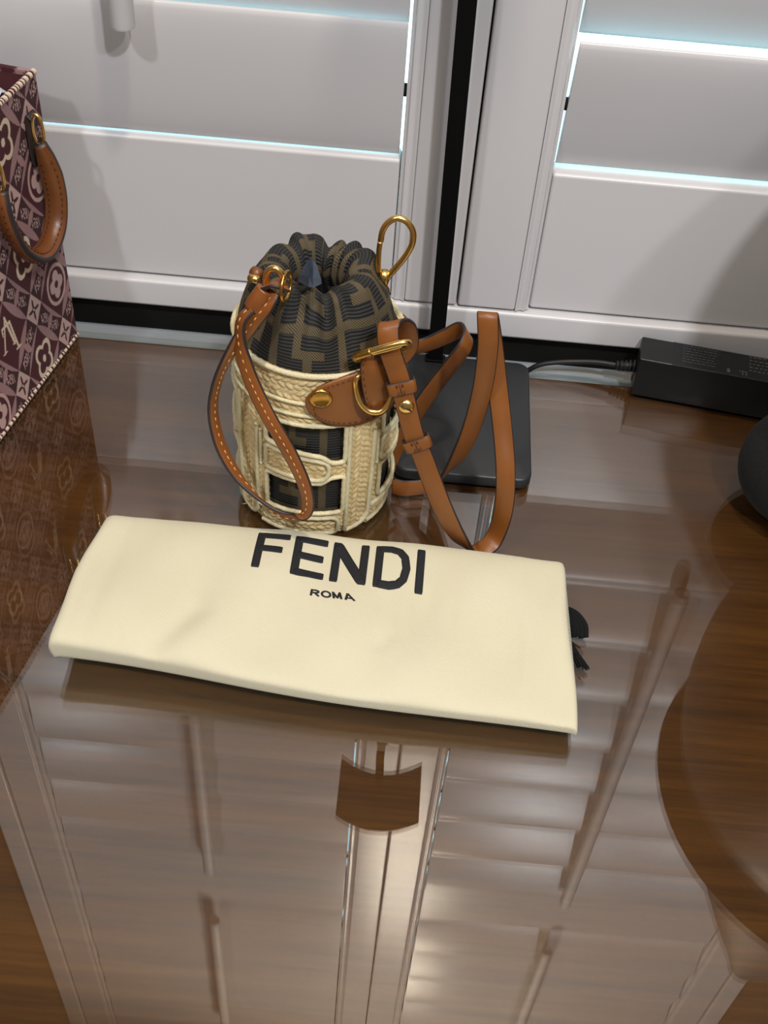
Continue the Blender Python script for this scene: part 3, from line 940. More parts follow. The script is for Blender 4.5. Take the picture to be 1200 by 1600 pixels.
W1 = [(0.98, 0.1, 0.1), (0.98, 0.15, 0.1), (0.95, 0.1, 0.15), (0.9, 0.1, 0.25), (0.95, 0.1, 0.25), (0.96, 0.1, 0.28), (0.96, 0.1, 0.26), (0.96, 0.1, 0.26), (0.95, 0.1, 0.28), (0.93, 0.1, 0.34), (0.90, 0.1, 0.42), (0.86, -0.30, 0.42)]
W2 = [(0.68, -0.72, 0.10), (0.64, -0.76, -0.05), (0.76, -0.60, -0.22), (0.93, -0.25, -0.12), (0.97, 0.02, -0.05), (0.98, 0.1, -0.05), (0.98, 0.1, -0.03), (0.98, 0.1, 0.0), (0.99, 0.05, 0.0)]
W3 = [(1, 0.0, 0.02), (1, 0.0, 0.02), (0.99, 0.05, 0.06), (0.95, 0.1, 0.25), (0.86, 0.15, 0.45), (0.66, 0.2, 0.70), (0.40, 0.2, 0.88), (0.10, 0.2, 0.97), (0.0, 0.2, 0.97)]
widths = [0.0125] * len(S1) + [0.0125] * len(S2) + [0.0125] * len(S3)
st, fr_ = ribbon('shoulder_strap', S1 + S2 + S3, W1 + W2 + W3, 0.0135, 0.0024, [M['tan'], M['edge_paint']], bag, per=9)
# second run of the strap: rises behind the first run, turns over and comes back to the bag
S4 = [(-0.0056, 0.6420, 0.0043), (-0.0023, 0.6455, 0.0176), (0.0063, 0.6500, 0.0425), (0.0189, 0.6540, 0.0718), (0.0313, 0.6570, 0.0959), (0.0406, 0.6620, 0.1109), (0.0429, 0.6700, 0.1169), (0.0387, 0.6780, 0.1160), (0.0296, 0.6830, 0.1054), (0.0173, 0.6840, 0.0962), (0.0055, 0.6800, 0.0939), (-0.0054, 0.6700, 0.0993)]
W4 = [(0.65, 0.1, -0.65), (0.72, 0.1, -0.62), (0.76, 0.1, -0.60), (0.76, 0.15, -0.60), (0.72, 0.2, -0.62), (0.66, 0.25, -0.66), (0.5, 0.3, -0.8), (0.25, 0.2, -0.95), (0.12, 0.1, -1), (0.05, 0.05, -1), (0, 0, -1), (0, 0, -1)]
ribbon('strap_return', S4, W4, 0.0130, 0.0024, [M['tan'], M['edge_paint']], bag, per=9)
# upper part of the folded strap lies double under the keepers
def keeper(pts, wd, wid):
    k_, f_ = ribbon('keeper', pts, wd, wid, 0.0022, [M['tan'], M['edge_paint']], bag, per=8)
    mb = MB()
    return k_
def band(cx, cy, y0, ang, name='keeper'):
    # closed leather band round the strap: cx, cy = strap centre frame index
    pass
def keeper_at(frame, w_len=0.0094):
    p, t, w, nn, wd = frame
    if nn.y > 0: nn = -nn
    pts = []
    hw, ht = wd / 2 + 0.0016, 0.0030
    for k in range(28):
        a = 2 * math.pi * k / 28
        x = hw * math.copysign(abs(math.cos(a)) ** 0.45, math.cos(a)); y = ht * math.copysign(abs(math.sin(a)) ** 0.6, math.sin(a))
        pts.append(p + w * x + nn * (y - 0.0006))
    k_, f_ = ribbon('keeper', pts, [t] * 28, w_len, 0.0016, [M['tan'], M['edge_paint']], bag, per=2, closed=True)
    mb = MB()
    for dx in (-0.0024, 0.0012):
        for dt in (-0.0030, 0.0030):
            c_ = p + w * dx + nn * 0.0036 + t * dt
            mb.tube([c_ - t * 0.0009, c_ + nn * 0.0003, c_ + t * 0.0009], 0.00055, 6)
    c_ = p - w * 0.0006 + nn * 0.0034
    mb.tube([c_ - t * 0.0044, c_ + t * 0.0044], 0.00030, 6)
    mb.build('stitching', M['stitch_dark'], k_)
def nearest(frames, pt, lo=0, hi=None):
    fs = frames[lo:hi]
    return min(fs, key=lambda f: (f[0] - Vector(pt)).length)
keeper_at(nearest(fr_, (0.0013, 0.5630, 0.1552), 40, 110))
keeper_at(nearest(fr_, (0.0121, 0.5580, 0.1128), 40, 110))
fs_ = nearest(fr_, (0.0034, 0.5615, 0.1394), 40, 110)
nn = fs_[3] if fs_[3].y < 0 else -fs_[3]
sd, n2_, _, _ = disc_on(fs_[0] + nn * 0.0012, nn, 0.0052, 0.0024, M['gold'], 'stud', bag, False)
mb = MB(); c_ = fs_[0] + nn * 0.0037
mb.tube([c_ - fs_[2] * 0.0028 - fs_[1] * 0.0026, c_ + nn * 0.0001, c_ + fs_[2] * 0.0028 + fs_[1] * 0.0026], 0.0005, 6); mb.build('slot', M['edge_paint'], sd)
tubepart('buckle_frame', [(-0.0296, 0.5660, 0.1726), (-0.0226, 0.5640, 0.1784), (-0.0112, 0.5630, 0.1849), (-0.0011, 0.5640, 0.1882), (0.0017, 0.5700, 0.1829), (0.0008, 0.5820, 0.1704), (-0.0086, 0.5885, 0.1596), (-0.0233, 0.5885, 0.1527), (-0.0302, 0.5800, 0.1587)], 0.0021, M['gold'], bag, True)
tubepart('buckle_prong', [(-0.0288, 0.5750, 0.1639), (-0.0206, 0.5645, 0.1768), (-0.0107, 0.5625, 0.1829), (-0.0024, 0.5625, 0.1868)], 0.0013, M['gold'], bag)
tubepart('buckle_roller', [(-0.0300, 0.5655, 0.1729), (-0.0261, 0.5645, 0.1759), (-0.0207, 0.5640, 0.1791)], 0.0027, M['old_gold'], bag)

# --- gold snap hook standing up behind the right shoulder
hk = empty('snap_hook', (-0.016, 0.63, 0.19)); hk.parent = bag; hk.location = Vector((-0.016, 0.63, 0.19)) - bag.location
HY = 0.632
tubepart('hook_body', [(-0.0217, 0.6320, 0.2132), (-0.0209, 0.6320, 0.2207), (-0.0177, 0.6320, 0.2270), (-0.0124, 0.6320, 0.2303), (-0.0067, 0.6320, 0.2286), (-0.0023, 0.6320, 0.2226), (-0.0017, 0.6320, 0.2144), (-0.0043, 0.6320, 0.2061), (-0.0089, 0.6320, 0.1974), (-0.0138, 0.6320, 0.1896), (-0.0171, 0.6320, 0.1838)], 0.0021, M['gold'], hk)
tubepart('gate', [(-0.0220, 0.6315, 0.2130), (-0.0224, 0.6315, 0.2045), (-0.0222, 0.6315, 0.1949), (-0.0216, 0.6315, 0.1906)], 0.0018, M['gold'], hk)
mb = MB(); mb.tube([(-0.0183, 0.6320, 0.1906), (-0.0176, 0.6320, 0.1848), (-0.0177, 0.6320, 0.1798)], [0.0030, 0.0034, 0.0022], 14); mb.build('swivel', M['gold'], hk)
tubepart('swivel_eye', [(-0.0177, 0.6320, 0.1798), (-0.0150, 0.6320, 0.1756), (-0.0171, 0.6320, 0.1703), (-0.0203, 0.6320, 0.1745)], 0.0014, M['old_gold'], hk, True)

# --- eyelet rings on the left with the wrist strap threaded through
def ringpart(name, c, nrm, rad, tube_r, mat, sx=1.0):
    n_ = Vector(nrm).normalized(); t1 = n_.cross(Vector((0, 0, 1))).normalized(); t2 = n_.cross(t1)
    mb = MB(); mb.tube([Vector(c) + t1 * math.cos(a) * rad * sx + t2 * math.sin(a) * rad for a in np.linspace(0, 2 * math.pi, 32, endpoint=False)], tube_r, 10, True)
    return mb.build(name, mat, bag)
ringpart('eyelet', (-0.0744, 0.5780, 0.2113), (0.97, -0.2, 0.05), 0.0088, 0.0011, M['old_gold'])
tubepart('strap_ring', [(-0.0862, 0.5800, 0.2072), (-0.0864, 0.5790, 0.2157), (-0.0839, 0.5780, 0.2221), (-0.0799, 0.5770, 0.2236), (-0.0765, 0.5770, 0.2195), (-0.0759, 0.5780, 0.2134)], 0.0021, M['gold'], bag)
mb = MB(); mb.tube([(-0.0998, 0.6000, 0.1996), (-0.0938, 0.5970, 0.2000)], 0.0026, 14); mb.build('ring_stub', M['gold'], bag)
mb = MB(); mb.tube([(-0.0983, 0.6060, 0.1999), (-0.0938, 0.6020, 0.2003)], 0.0036, 14); mb.build('cord_stop', M['brown_handle'], bag)
ribbon('strap_tip', [(-0.0862, 0.5770, 0.2107), (-0.0804, 0.5740, 0.2148), (-0.0739, 0.5770, 0.2111)], [(0.1, 0.9, -0.3)] * 3, 0.010, 0.0022, [M['tan_wrist'], M['edge_paint']], bag)
# rolled leather keeper
kp = catmull([(-0.0866, 0.5770, 0.2083), (-0.0906, 0.5750, 0.2024), (-0.0941, 0.5740, 0.1961)], 6)
mb = MB(); mb.tube(kp, [0.0058] * len(kp), 20); mb.build('strap_keeper', M['tan_wrist'], bag)
wl, wf = ribbon('wrist_strap',
    [(-0.0807, 0.5760, 0.2078), (-0.0848, 0.5720, 0.2014), (-0.0912, 0.5700, 0.1932), (-0.0998, 0.5680, 0.1793), (-0.1089, 0.5670, 0.1626), (-0.1163, 0.5680, 0.1430), (-0.1207, 0.5690, 0.1223), (-0.1205, 0.5680, 0.1044), (-0.1155, 0.5640, 0.0857), (-0.1053, 0.5580, 0.0689), (-0.0915, 0.5510, 0.0575), (-0.0766, 0.5460, 0.0491), (-0.0645, 0.5430, 0.0488),
     (-0.0570, 0.5410, 0.0569), (-0.0554, 0.5410, 0.0693), (-0.0597, 0.5440, 0.0849), (-0.0695, 0.5480, 0.1058), (-0.0811, 0.5530, 0.1253), (-0.0908, 0.5580, 0.1438), (-0.0978, 0.5620, 0.1624), (-0.1009, 0.5650, 0.1795), (-0.0997, 0.5670, 0.1917), (-0.0944, 0.5710, 0.1978)],
    [(0.75, 0.1, 0.62), (0.75, 0.1, 0.62), (0.75, 0.1, 0.62), (0.78, 0.15, 0.5), (0.72, 0.5, 0.4), (0.55, 0.75, 0.15), (0.45, 0.85, 0.0), (0.45, 0.85, -0.1), (0.5, 0.75, -0.3), (0.5, 0.6, -0.5), (0.35, 0.5, -0.75), (0.15, 0.4, -0.9), (-0.15, 0.3, -0.9),
     (-0.6, 0.35, -0.55), (-0.85, 0.3, -0.2), (-0.85, 0.2, 0.3), (-0.85, 0.1, 0.42), (-0.86, 0.1, 0.40), (-0.86, 0.1, 0.38), (-0.85, 0.2, 0.30), (-0.65, 0.6, 0.20), (-0.5, 0.75, -0.1), (-0.5, 0.7, -0.35)],
    0.0098, 0.0024, [M['tan_wrist'], M['edge_paint']], bag, per=9, bulge=0.0004)
stitches('stitching', wf, (0.0,), (-1, 1), M['stitch_light'], wl, step=0.0046, length=0.0028, rad=0.00045, thick=0.0032)

# ------------------------------------------------------------------ crumpled plastic in the mouth of the bag
pw = empty('plastic_wrap', (-0.062, 0.60, 0.19))
tag(pw, 'small crumpled piece of clear bluish plastic in the mouth of the bucket bag', 'plastic')
mb = MB()
rows = []
tip = Vector((-0.0607, 0.5905, 0.2242))
lft = [(-0.0626, 0.5905, 0.2226), (-0.0655, 0.5895, 0.2180), (-0.0676, 0.5885, 0.2125), (-0.0683, 0.5880, 0.2081)]
mid = [(-0.0606, 0.5895, 0.2240), (-0.0608, 0.5855, 0.2208), (-0.0613, 0.5835, 0.2157), (-0.0615, 0.5825, 0.2090)]
mid2 = [(-0.0599, 0.5905, 0.2233), (-0.0592, 0.5885, 0.2184), (-0.0593, 0.5865, 0.2129), (-0.0585, 0.5840, 0.2078)]
rgt = [(-0.0588, 0.5915, 0.2214), (-0.0566, 0.5890, 0.2179), (-0.0547, 0.5870, 0.2135), (-0.0539, 0.5870, 0.2090)]
mb.grid([[Vector(c[k]) for c in (lft, mid, mid2, rgt)] for k in range(4)])
mb.add([tip, Vector(lft[0]), Vector(mid[0]), Vector(mid2[0]), Vector(rgt[0])], [(0, 1, 2), (0, 2, 3), (0, 3, 4)])
o = mb.build('film', M['plastic_film'], pw, smooth=False)
md = o.modifiers.new('sol', 'SOLIDIFY'); md.thickness = 0.0003

# ------------------------------------------------------------------ folded cream cloth bag
pouch = empty('dust_bag', (-0.04, 0.49, 0))
tag(pouch, 'folded cream cotton dust bag with bold black lettering lying on the glass', 'dust bag')
NUp, NVp = 260, 160
def lerp(a, b, t): return a + (b - a) * t
cl = np.array(catmull([(-0.2060, 0.436, 0), (-0.2055, 0.470, 0), (-0.2010, 0.510, 0), (-0.1965, 0.5495, 0)], 20))
us = np.linspace(0, 1, NUp)
Xp = np.zeros((NUp, NVp)); Yp = Xp.copy(); Zp = Xp.copy(); Up = Xp.copy(); Vp = Xp.copy()
th = np.linspace(0, 2 * np.pi, NVp, endpoint=False)
ct, sn = np.cos(th), np.sin(th)
vy = 0.5 + 0.5 * np.sign(ct) * np.abs(ct) ** 0.42          # 1 = back, 0 = front
for i, uu in enumerate(us):
    yf = lerp(0.4315, 0.4150, uu) + 0.0035 * math.sin(uu * 7.0 + 0.4) * (1 - uu) - 0.002 * math.sin(uu * math.pi)
    yb = lerp(0.5510, 0.5500, uu) + 0.0030 * math.sin(uu * math.pi) + 0.0006 * math.sin(uu * 19)
    hf = lerp(0.0405, 0.0225, uu ** 0.7); hb = lerp(0.0330, 0.0285, uu)
    e = min(uu, 1 - uu)
    endr = 1.0
    if e < 0.022: endr = 0.80 + 0.20 * math.sqrt(max(0.0, 1 - (1 - e / 0.022) ** 2))
    h = hf + (hb - hf) * vy
    h = h * endr
    zc = h / 2
    z = zc + zc * np.sign(sn) * np.abs(sn) ** 0.5
    lift = lerp(0.0110, 0.0070, uu) * np.clip(1 - vy / 0.42, 0, 1) ** 1.4
    z = np.maximum(z, 0) + lift * np.clip(1 - z / np.maximum(h, 1e-4), 0, 1)
    y = yf + (yb - yf) * vy
    xl = -0.2068 + 0.0100 * vy ** 1.2 + 0.0012 * np.sin(vy * 9); xr = 0.1275 - 0.0050 * vy + 0.0008 * np.sin(vy * 8)
    xl = xl + 0.0075 * np.clip(1 - z / np.maximum(h, 1e-4), 0, 1) * np.clip(1 - vy / 0.5, 0, 1)
    x = xl + (xr - xl) * uu
    # soft dents and creases on the upper side only
    top = np.clip(sn, 0, 1)
    wr = 0.0011 * np.sin(x * 38 + 3 * vy) * np.sin(vy * 5 + 1) + 0.0007 * np.sin(x * 90 - vy * 6)
    def crease(x0, v0, x1, v1, w, d):
        px_, pv_ = x - x0, (vy - v0) * 0.12
        dx, dv = x1 - x0, (v1 - v0) * 0.12
        L2 = dx * dx + dv * dv
        t = np.clip((px_ * dx + pv_ * dv) / L2, 0, 1)
        dist = np.hypot(px_ - t * dx, pv_ - t * dv)
        return d * np.exp(-(dist / w) ** 2)
    wr = wr - crease(-0.075, 0.52, 0.005, 0.60, 0.004, 0.0014) - crease(-0.03, 0.42, 0.045, 0.50, 0.005, 0.0011) + crease(-0.05, 0.60, 0.02, 0.50, 0.006, 0.0010) - crease(0.0, 0.30, 0.03, 0.62, 0.005, 0.0008) - crease(-0.12, 0.35, -0.14, 0.05, 0.010, 0.0022)
    wr = 1.7 * wr + crease(0.095, 0.0, 0.093, 1.0, 0.004, 0.0006) - crease(-0.185, 0.0, -0.178, 1.0, 0.006, 0.0008)
    z = z + wr * top * min(1, e / 0.03)
    # the front lower side lifts a little where the layers separate
    Xp[i], Yp[i], Zp[i] = x, y, z + 0.0003
    Up[i] = x; Vp[i] = th * 0.045
me = grid_mesh('cloth_body', Xp.T[::-1].copy(), Yp.T[::-1].copy(), Zp.T[::-1].copy(), True)
cloth_attr(me, Xp.T[::-1], Yp.T[::-1] + Zp.T[::-1], np.zeros(Xp.size))
a = me.attributes.get('weave'); me.attributes.remove(a)
bm = bmesh.new(); bm.from_mesh(me)
ed = [e_ for e_ in bm.edges if len(e_.link_faces) == 1]
bmesh.ops.holes_fill(bm, edges=ed, sides=0)
bmesh.ops.recalc_face_normals(bm, faces=bm.faces)
bm.to_mesh(me)
bvh = BVHTree.FromBMesh(bm)
bm.free()
cloth = link('cloth_body', me, M['twill'], pouch)

def drop(x, y, lift=0.00035):
    hit = bvh.ray_cast(Vector((x, y, 0.2)), Vector((0, 0, -1)))
    z = hit[0].z if hit[0] is not None else 0.025
    return (x, y, z + lift)

def letter_frame(TL, BL, TRc, BR):
    TL, BL, TRc, BR = [np.array(p[:2]) for p in (TL, BL, TRc, BR)]
    return lambda a, b: tuple((1 - a) * ((1 - b) * BL + b * TL) + a * ((1 - b) * BR + b * TRc))
def stroke_letter(fr, strokes, parent, name='letter'):
    """strokes: polylines [(a, b)...] with half-widths in (a, b) units, filled as cloth-hugging bands"""
    mb = MB()
    for si, (pts, wa, wb) in enumerate(strokes):
        P = []
        for (a0, b0), (a1, b1) in zip(pts[:-1], pts[1:]):
            k = max(2, int(max(abs(a1 - a0) / 0.012, abs(b1 - b0) / 0.05)))
            P += [(a0 + (a1 - a0) * j / k, b0 + (b1 - b0) * j / k) for j in range(k)]
        P.append(pts[-1])
        rows = []
        for i, (a, b) in enumerate(P):
            a0, b0 = P[max(i - 1, 0)]; a1, b1 = P[min(i + 1, len(P) - 1)]
            dx, dy = (a1 - a0) / wa, (b1 - b0) / wb
            d = math.hypot(dx, dy); nx, ny = -dy / d * wa, dx / d * wb
            e = 1.0 if 0 < i < len(P) - 1 else 0.86
            rows.append([drop(*fr(a + nx * s * e, b + ny * s * e), lift=0.0003 + 0.00003 * si) for s in (-1, -0.5, 0, 0.5, 1)])
        mb.grid(rows)
    o = mb.build(name, M['print_black'], parent, smooth=True, recalc=False)
    md = o.modifiers.new('sol', 'SOLIDIFY'); md.thickness = 0.00015; md.offset = 0
    return o
fr = letter_frame((-0.0890, 0.5434, 0.0262), (-0.0893, 0.5080, 0.0262), (0.0263, 0.5418, 0.0245), (0.0259, 0.5036, 0.0245))
ws, hs = 0.0240, 0.086      # half widths of upright and level strokes
def up_(a, b0=0.0, b1=1.0): return ([(a, b0), (a, b1)], ws, hs)
def lv_(b, a0, a1): return ([(a0, b), (a1, b)], ws, hs)
stroke_letter(fr, [up_(0.024), lv_(0.92, 0.024, 0.195), lv_(0.53, 0.024, 0.162)], pouch)
stroke_letter(fr, [up_(0.249), lv_(0.92, 0.249, 0.420), lv_(0.50, 0.249, 0.405), lv_(0.08, 0.249, 0.420)], pouch)
stroke_letter(fr, [up_(0.478), up_(0.643), ([(0.478, 0.95), (0.643, 0.05)], 0.030, 0.10)], pouch)
stroke_letter(fr, [up_(0.731), ([(0.731, 0.92), (0.800, 0.92), (0.850, 0.87), (0.882, 0.74), (0.895, 0.50), (0.882, 0.26), (0.850, 0.13), (0.800, 0.08), (0.731, 0.08)], ws, hs)], pouch)
stroke_letter(fr, [up_(0.976)], pouch)
fr2 = letter_frame((-0.0479, 0.4970, 0.0265), (-0.0482, 0.4918, 0.0265), (-0.0199, 0.4961, 0.0260), (-0.0173, 0.4898, 0.0260))
w2, h2 = 0.026, 0.11
def el(c, ra, rb, n=20): return [(c + ra * math.cos(2 * math.pi * k / n), 0.5 + rb * math.sin(2 * math.pi * k / n)) for k in range(n + 1)]
stroke_letter(fr2, [([(0.03, 0), (0.03, 1)], w2, h2), ([(0.03, 0.90), (0.13, 0.90), (0.185, 0.80), (0.185, 0.62), (0.13, 0.50), (0.03, 0.50)], w2, h2), ([(0.11, 0.48), (0.20, 0.02)], w2, h2)], pouch)
stroke_letter(fr2, [(el(0.360, 0.095, 0.43), w2, h2)], pouch)
stroke_letter(fr2, [([(0.525, 0), (0.525, 1)], w2, h2), ([(0.525, 0.95), (0.605, 0.12), (0.685, 0.95)], w2, h2), ([(0.685, 0), (0.685, 1)], w2, h2)], pouch)
stroke_letter(fr2, [([(0.775, 0.0), (0.870, 0.97)], w2, h2), ([(0.870, 0.97), (0.970, 0.0)], w2, h2), ([(0.81, 0.30), (0.93, 0.30)], w2, h2 * 0.8)], pouch)

# black draw cord ends poking out on the right
dc = empty('cord_end', (0.125, 0.49, 0.008)); dc.parent = pouch; dc.location = Vector((0.125, 0.49, 0.008)) - pouch.location
mb = MB()
for k in range(6):
    f_ = 1 - k * 0.15
    mb.tube(catmull([(0.116, 0.4985 + 0.0185 * f_, 0.0125), (0.1205 + 0.0095 * f_, 0.4985 + 0.0150 * f_, 0.0115), (0.1205 + 0.0170 * f_, 0.4985 + 0.0075 * f_, 0.0085), (0.1205 + 0.0182 * f_, 0.4985 - 0.001 * (k % 2), 0.0042)], 6), 0.0021, 8)
mb.build('looped_cord', M['black_cord'], dc)
mb = MB()
base = Vector((0.1275, 0.4870, 0.0075))
mb.tube([(0.118, 0.492, 0.009), base, base + Vector((0.003, -0.006, -0.001))], [0.0022, 0.0026, 0.003], 8)
for k in range(22):
    a = random.uniform(-0.5, 0.9); l_ = random.uniform(0.013, 0.0175)
    d = Vector((0.48 + a * 0.42, -0.85, random.uniform(-0.42, -0.1))).normalized()
    p0 = base + Vector((random.uniform(-0.001, 0.002), -0.002, random.uniform(-0.001, 0.001)))
    p1 = p0 + d * l_ * 0.5 + Vector((0, 0, 0.0005)); p2 = p0 + d * l_
    p2.z = max(p2.z, 0.0010); p1.z = max(p1.z, 0.0015)
    mb.tube([p0, p1, p2], [0.0009, 0.0008, 0.0005], 6)
mb.build('tassel', M['black_cord'], dc)

# ------------------------------------------------------------------ burgundy tapestry tote at the left
PO = np.array((-0.277, 0.774, 0.0)); PN = np.array((0.982, -0.191, 0.0)); PD = np.array((-0.191, -0.982, 0.0))
TOTE_L, TOTE_H, TOTE_W = 0.250, 0.232, 0.085
tote = empty('tote_bag', (-0.345, 0.66, 0))
tag(tote, 'burgundy tapestry tote bag with brown leather handles at the left edge', 'handbag')
def tp(s, z, off=0.0): return tuple(PO + PD * s + PN * off + np.array((0, 0, z)))

def tapestry(s, z):
    """woven monogram pattern on the bag face -> rgb"""
    Ls, Lz = 0.0362, 0.0470
    S, Zc = (s - 0.0543) / Ls, (z - 0.0642) / Lz
    p, q = (S + Zc) / 2, (S - Zc) / 2
    ip, iq = np.floor(p + 0.16), np.floor(q + 0.16)
    fp, fq = p - ip, q - iq                    # -0.16 .. 0.84
    w = 0.16
    col = np.zeros(s.shape + (3,), np.float32)
    dark = np.array(srgb(70, 24, 32)[:3]); pink = np.array(srgb(164, 128, 128)[:3]); cream = np.array(srgb(216, 196, 172)[:3]); mid = np.array(srgb(196, 164, 156)[:3]); ink = np.array(srgb(58, 28, 32)[:3])
    col[:] = dark
    node = (np.abs(fp) < w) & (np.abs(fq) < w)
    # node diamonds: pale ground with a dark four pointed star flower, outlined
    col[node] = mid
    ax, ay = (fp + fq), (fp - fq)              # along horizontal / vertical
    r = np.hypot(ax, ay); an = np.arctan2(ay, ax)
    star = r < (0.055 + 0.15 * np.abs(np.cos(2 * an)) ** 6)
    star2 = r < 0.024
    col[node & star] = ink
    col[node & star2] = cream
    border = node & ((np.abs(fp) > w - 0.022) | (np.abs(fq) > w - 0.022))
    col[border] = mid
    # bands between nodes, each edged by two long petals with little figures between
    for along, across in ((fp, fq), (fq, fp)):
        t = (along - w) / (1 - 2 * w)
        inband = (t > 0) & (t < 1) & (np.abs(across) < w + 0.07)
        body = inband & (np.abs(across) < w)
        col[body] = ink
        hw = 0.062 * np.sin(np.pi * np.clip(t, 0, 1)) ** 0.7
        petal = inband & (np.abs(np.abs(across) - w) < hw)
        col[petal] = pink
        ln = petal & (np.sin(z * 2 * np.pi / 0.0017) > 0.55)
        col[ln] = pink * 0.72
        # crossing petal in the middle
        cp = body & (np.abs(t - 0.5) < 0.075 * np.sqrt(np.clip(1 - (across / (w * 0.7)) ** 2, 0, 1)))
        col[cp] = pink
        # small figures 1 8 5 4 drawn with thin loops
        for tc in (0.27, 0.73):
            ua = (t - tc) / 0.20; va = across / (w * 0.62)
            xh, yh = (ua * 0.9 + va * 0.6), (ua * 0.6 - va * 0.9)
            for k, (cx_, kind) in enumerate(((-0.75, '1'), (-0.25, '8'), (0.25, '5'), (0.75, '4'))):
                lx, ly = (xh - cx_) / 0.20, yh / 0.62
                if kind == '1': fig = (np.abs(lx) < 0.22) & (np.abs(ly) < 1)
                elif kind == '8':
                    fig = (np.abs(np.hypot(lx * 0.9, (ly - 0.5) * 1.9) - 0.8) < 0.24) | (np.abs(np.hypot(lx * 0.9, (ly + 0.5) * 1.9) - 0.8) < 0.24)
                elif kind == '5':
                    fig = ((np.abs(ly - 0.85) < 0.15) & (np.abs(lx) < 0.8)) | ((np.abs(lx + 0.65) < 0.2) & (ly > 0.1) & (ly < 1)) | ((np.abs(np.hypot(lx + 0.1, (ly + 0.4) * 1.5) - 0.8) < 0.24) & (lx > -0.5))
                else:
                    fig = ((np.abs(lx - 0.35) < 0.2) & (np.abs(ly) < 1)) | ((np.abs(ly + 0.35) < 0.15) & (np.abs(lx) < 0.95)) | ((np.abs(ly - lx * 1.2 - 0.5) < 0.22) & (lx < 0.35) & (lx > -0.9))
                col[body & fig & ~petal & ~cp & (np.abs(ua) < 1.1)] = mid
    # square cells: alternate monogram, round flower, ringed flower
    cell = (fp > w + 0.03) & (fq > w + 0.03) & (fp < 1 - w - 0.03) & (fq < 1 - w - 0.03)
    cxs, cys = -(fp - 0.5 + fq - 0.5), -(fp - 0.5 - (fq - 0.5))     # horizontal (s), vertical (z)
    kind = (ip + iq) % 3
    def seg(x0, y0, x1, y1, wd):
        dx, dy = x1 - x0, y1 - y0
        t = np.clip(((cxs - x0) * dx + (cys - y0) * dy) / (dx * dx + dy * dy), 0, 1)
        return np.hypot(cxs - x0 - t * dx, cys - y0 - t * dy) < wd
    # s runs towards the viewer (leftwards in view), so x is mirrored for letters
    Lm = seg(0.20, 0.30, 0.08, -0.26, 0.030) | seg(0.08, -0.26, -0.22, -0.26, 0.030) | seg(0.28, 0.30, 0.12, 0.30, 0.020) | seg(-0.22, -0.26, -0.24, -0.14, 0.022)
    Vm = seg(0.10, 0.16, -0.06, -0.40, 0.034) | seg(-0.06, -0.40, -0.30, 0.16, 0.024) | seg(0.17, 0.16, 0.03, 0.16, 0.018) | seg(-0.22, 0.16, -0.37, 0.16, 0.018)
    col[cell & (kind == 0) & (Lm | Vm)] = cream
    rr_ = np.hypot(cxs, cys); aa = np.arctan2(cys, cxs)
    flower = (rr_ < 0.16 + 0.11 * np.abs(np.cos(2 * aa)) ** 0.8)
    ringm = np.abs(rr_ - 0.36) < 0.035
    col[cell & (kind == 1) & (flower | ringm)] = mid
    col[cell & (kind == 1) & (rr_ < 0.07)] = dark
    qf = (np.abs(rr_ - (0.22 + 0.12 * np.abs(np.cos(2 * (aa + math.pi / 4))))) < 0.045)
    col[cell & (kind == 2) & (qf | (rr_ < 0.07))] = cream
    return col

def woven_attrs(me, rgb, u, v):
    a = me.attributes.new('woven', 'FLOAT_COLOR', 'POINT')
    d = np.ones((u.size, 4), np.float32); d[:, :3] = rgb.reshape(-1, 3)
    a.data.foreach_set('color', d.ravel())
    b = me.attributes.new('cloth_uv', 'FLOAT_VECTOR', 'POINT')
    b.data.foreach_set('vector', np.stack([u.ravel(), v.ravel(), np.zeros(u.size)], 1).astype(np.float32).ravel())

def tote_panel(name, o, d, length, height, res, flip=False):
    ns, nz = max(2, int(length / res)), int(height / res)
    S_, Z_ = np.meshgrid(np.linspace(0, length, ns), np.linspace(0, height, nz), indexing='ij')
    nrm = np.array((d[1] * -1, d[0], 0.0)) if not flip else np.array((d[1], -d[0], 0.0))
    bl = 0.004 * np.sin(np.pi * S_ / length) * np.sin(np.pi * np.clip(Z_ / height, 0, 1))
    X_ = o[0] + d[0] * S_ + nrm[0] * bl; Y_ = o[1] + d[1] * S_ + nrm[1] * bl
    me = grid_mesh(name, X_, Y_, Z_ + 0.0008, False)
    woven_attrs(me, tapestry(S_, Z_), S_, Z_)
    ob = link(name, me, M['tapestry'], tote)
    md = ob.modifiers.new('sol', 'SOLIDIFY'); md.thickness = 0.0022; md.offset = 0
    return ob
far = PO - PN * TOTE_W
tote_panel('front_panel', PO, PD, TOTE_L, TOTE_H, 0.00058, True)
tote_panel('back_panel', far, PD, TOTE_L, TOTE_H, 0.0016)
tote_panel('side_panel', PO, -PN, TOTE_W, TOTE_H, 0.0016)
tote_panel('side_panel', PO + PD * TOTE_L, -PN, TOTE_W, TOTE_H, 0.0016, True)
mb = MB(); mb.add([tuple(PO + np.array((0, 0, .002))), tuple(PO + PD * TOTE_L + np.array((0, 0, .002))), tuple(far + PD * TOTE_L + np.array((0, 0, .002))), tuple(far + np.array((0, 0, .002)))], [(0, 1, 2, 3)])
o = mb.build('base', M['burgundy'], tote, smooth=False); md = o.modifiers.new('sol', 'SOLIDIFY'); md.thickness = 0.003
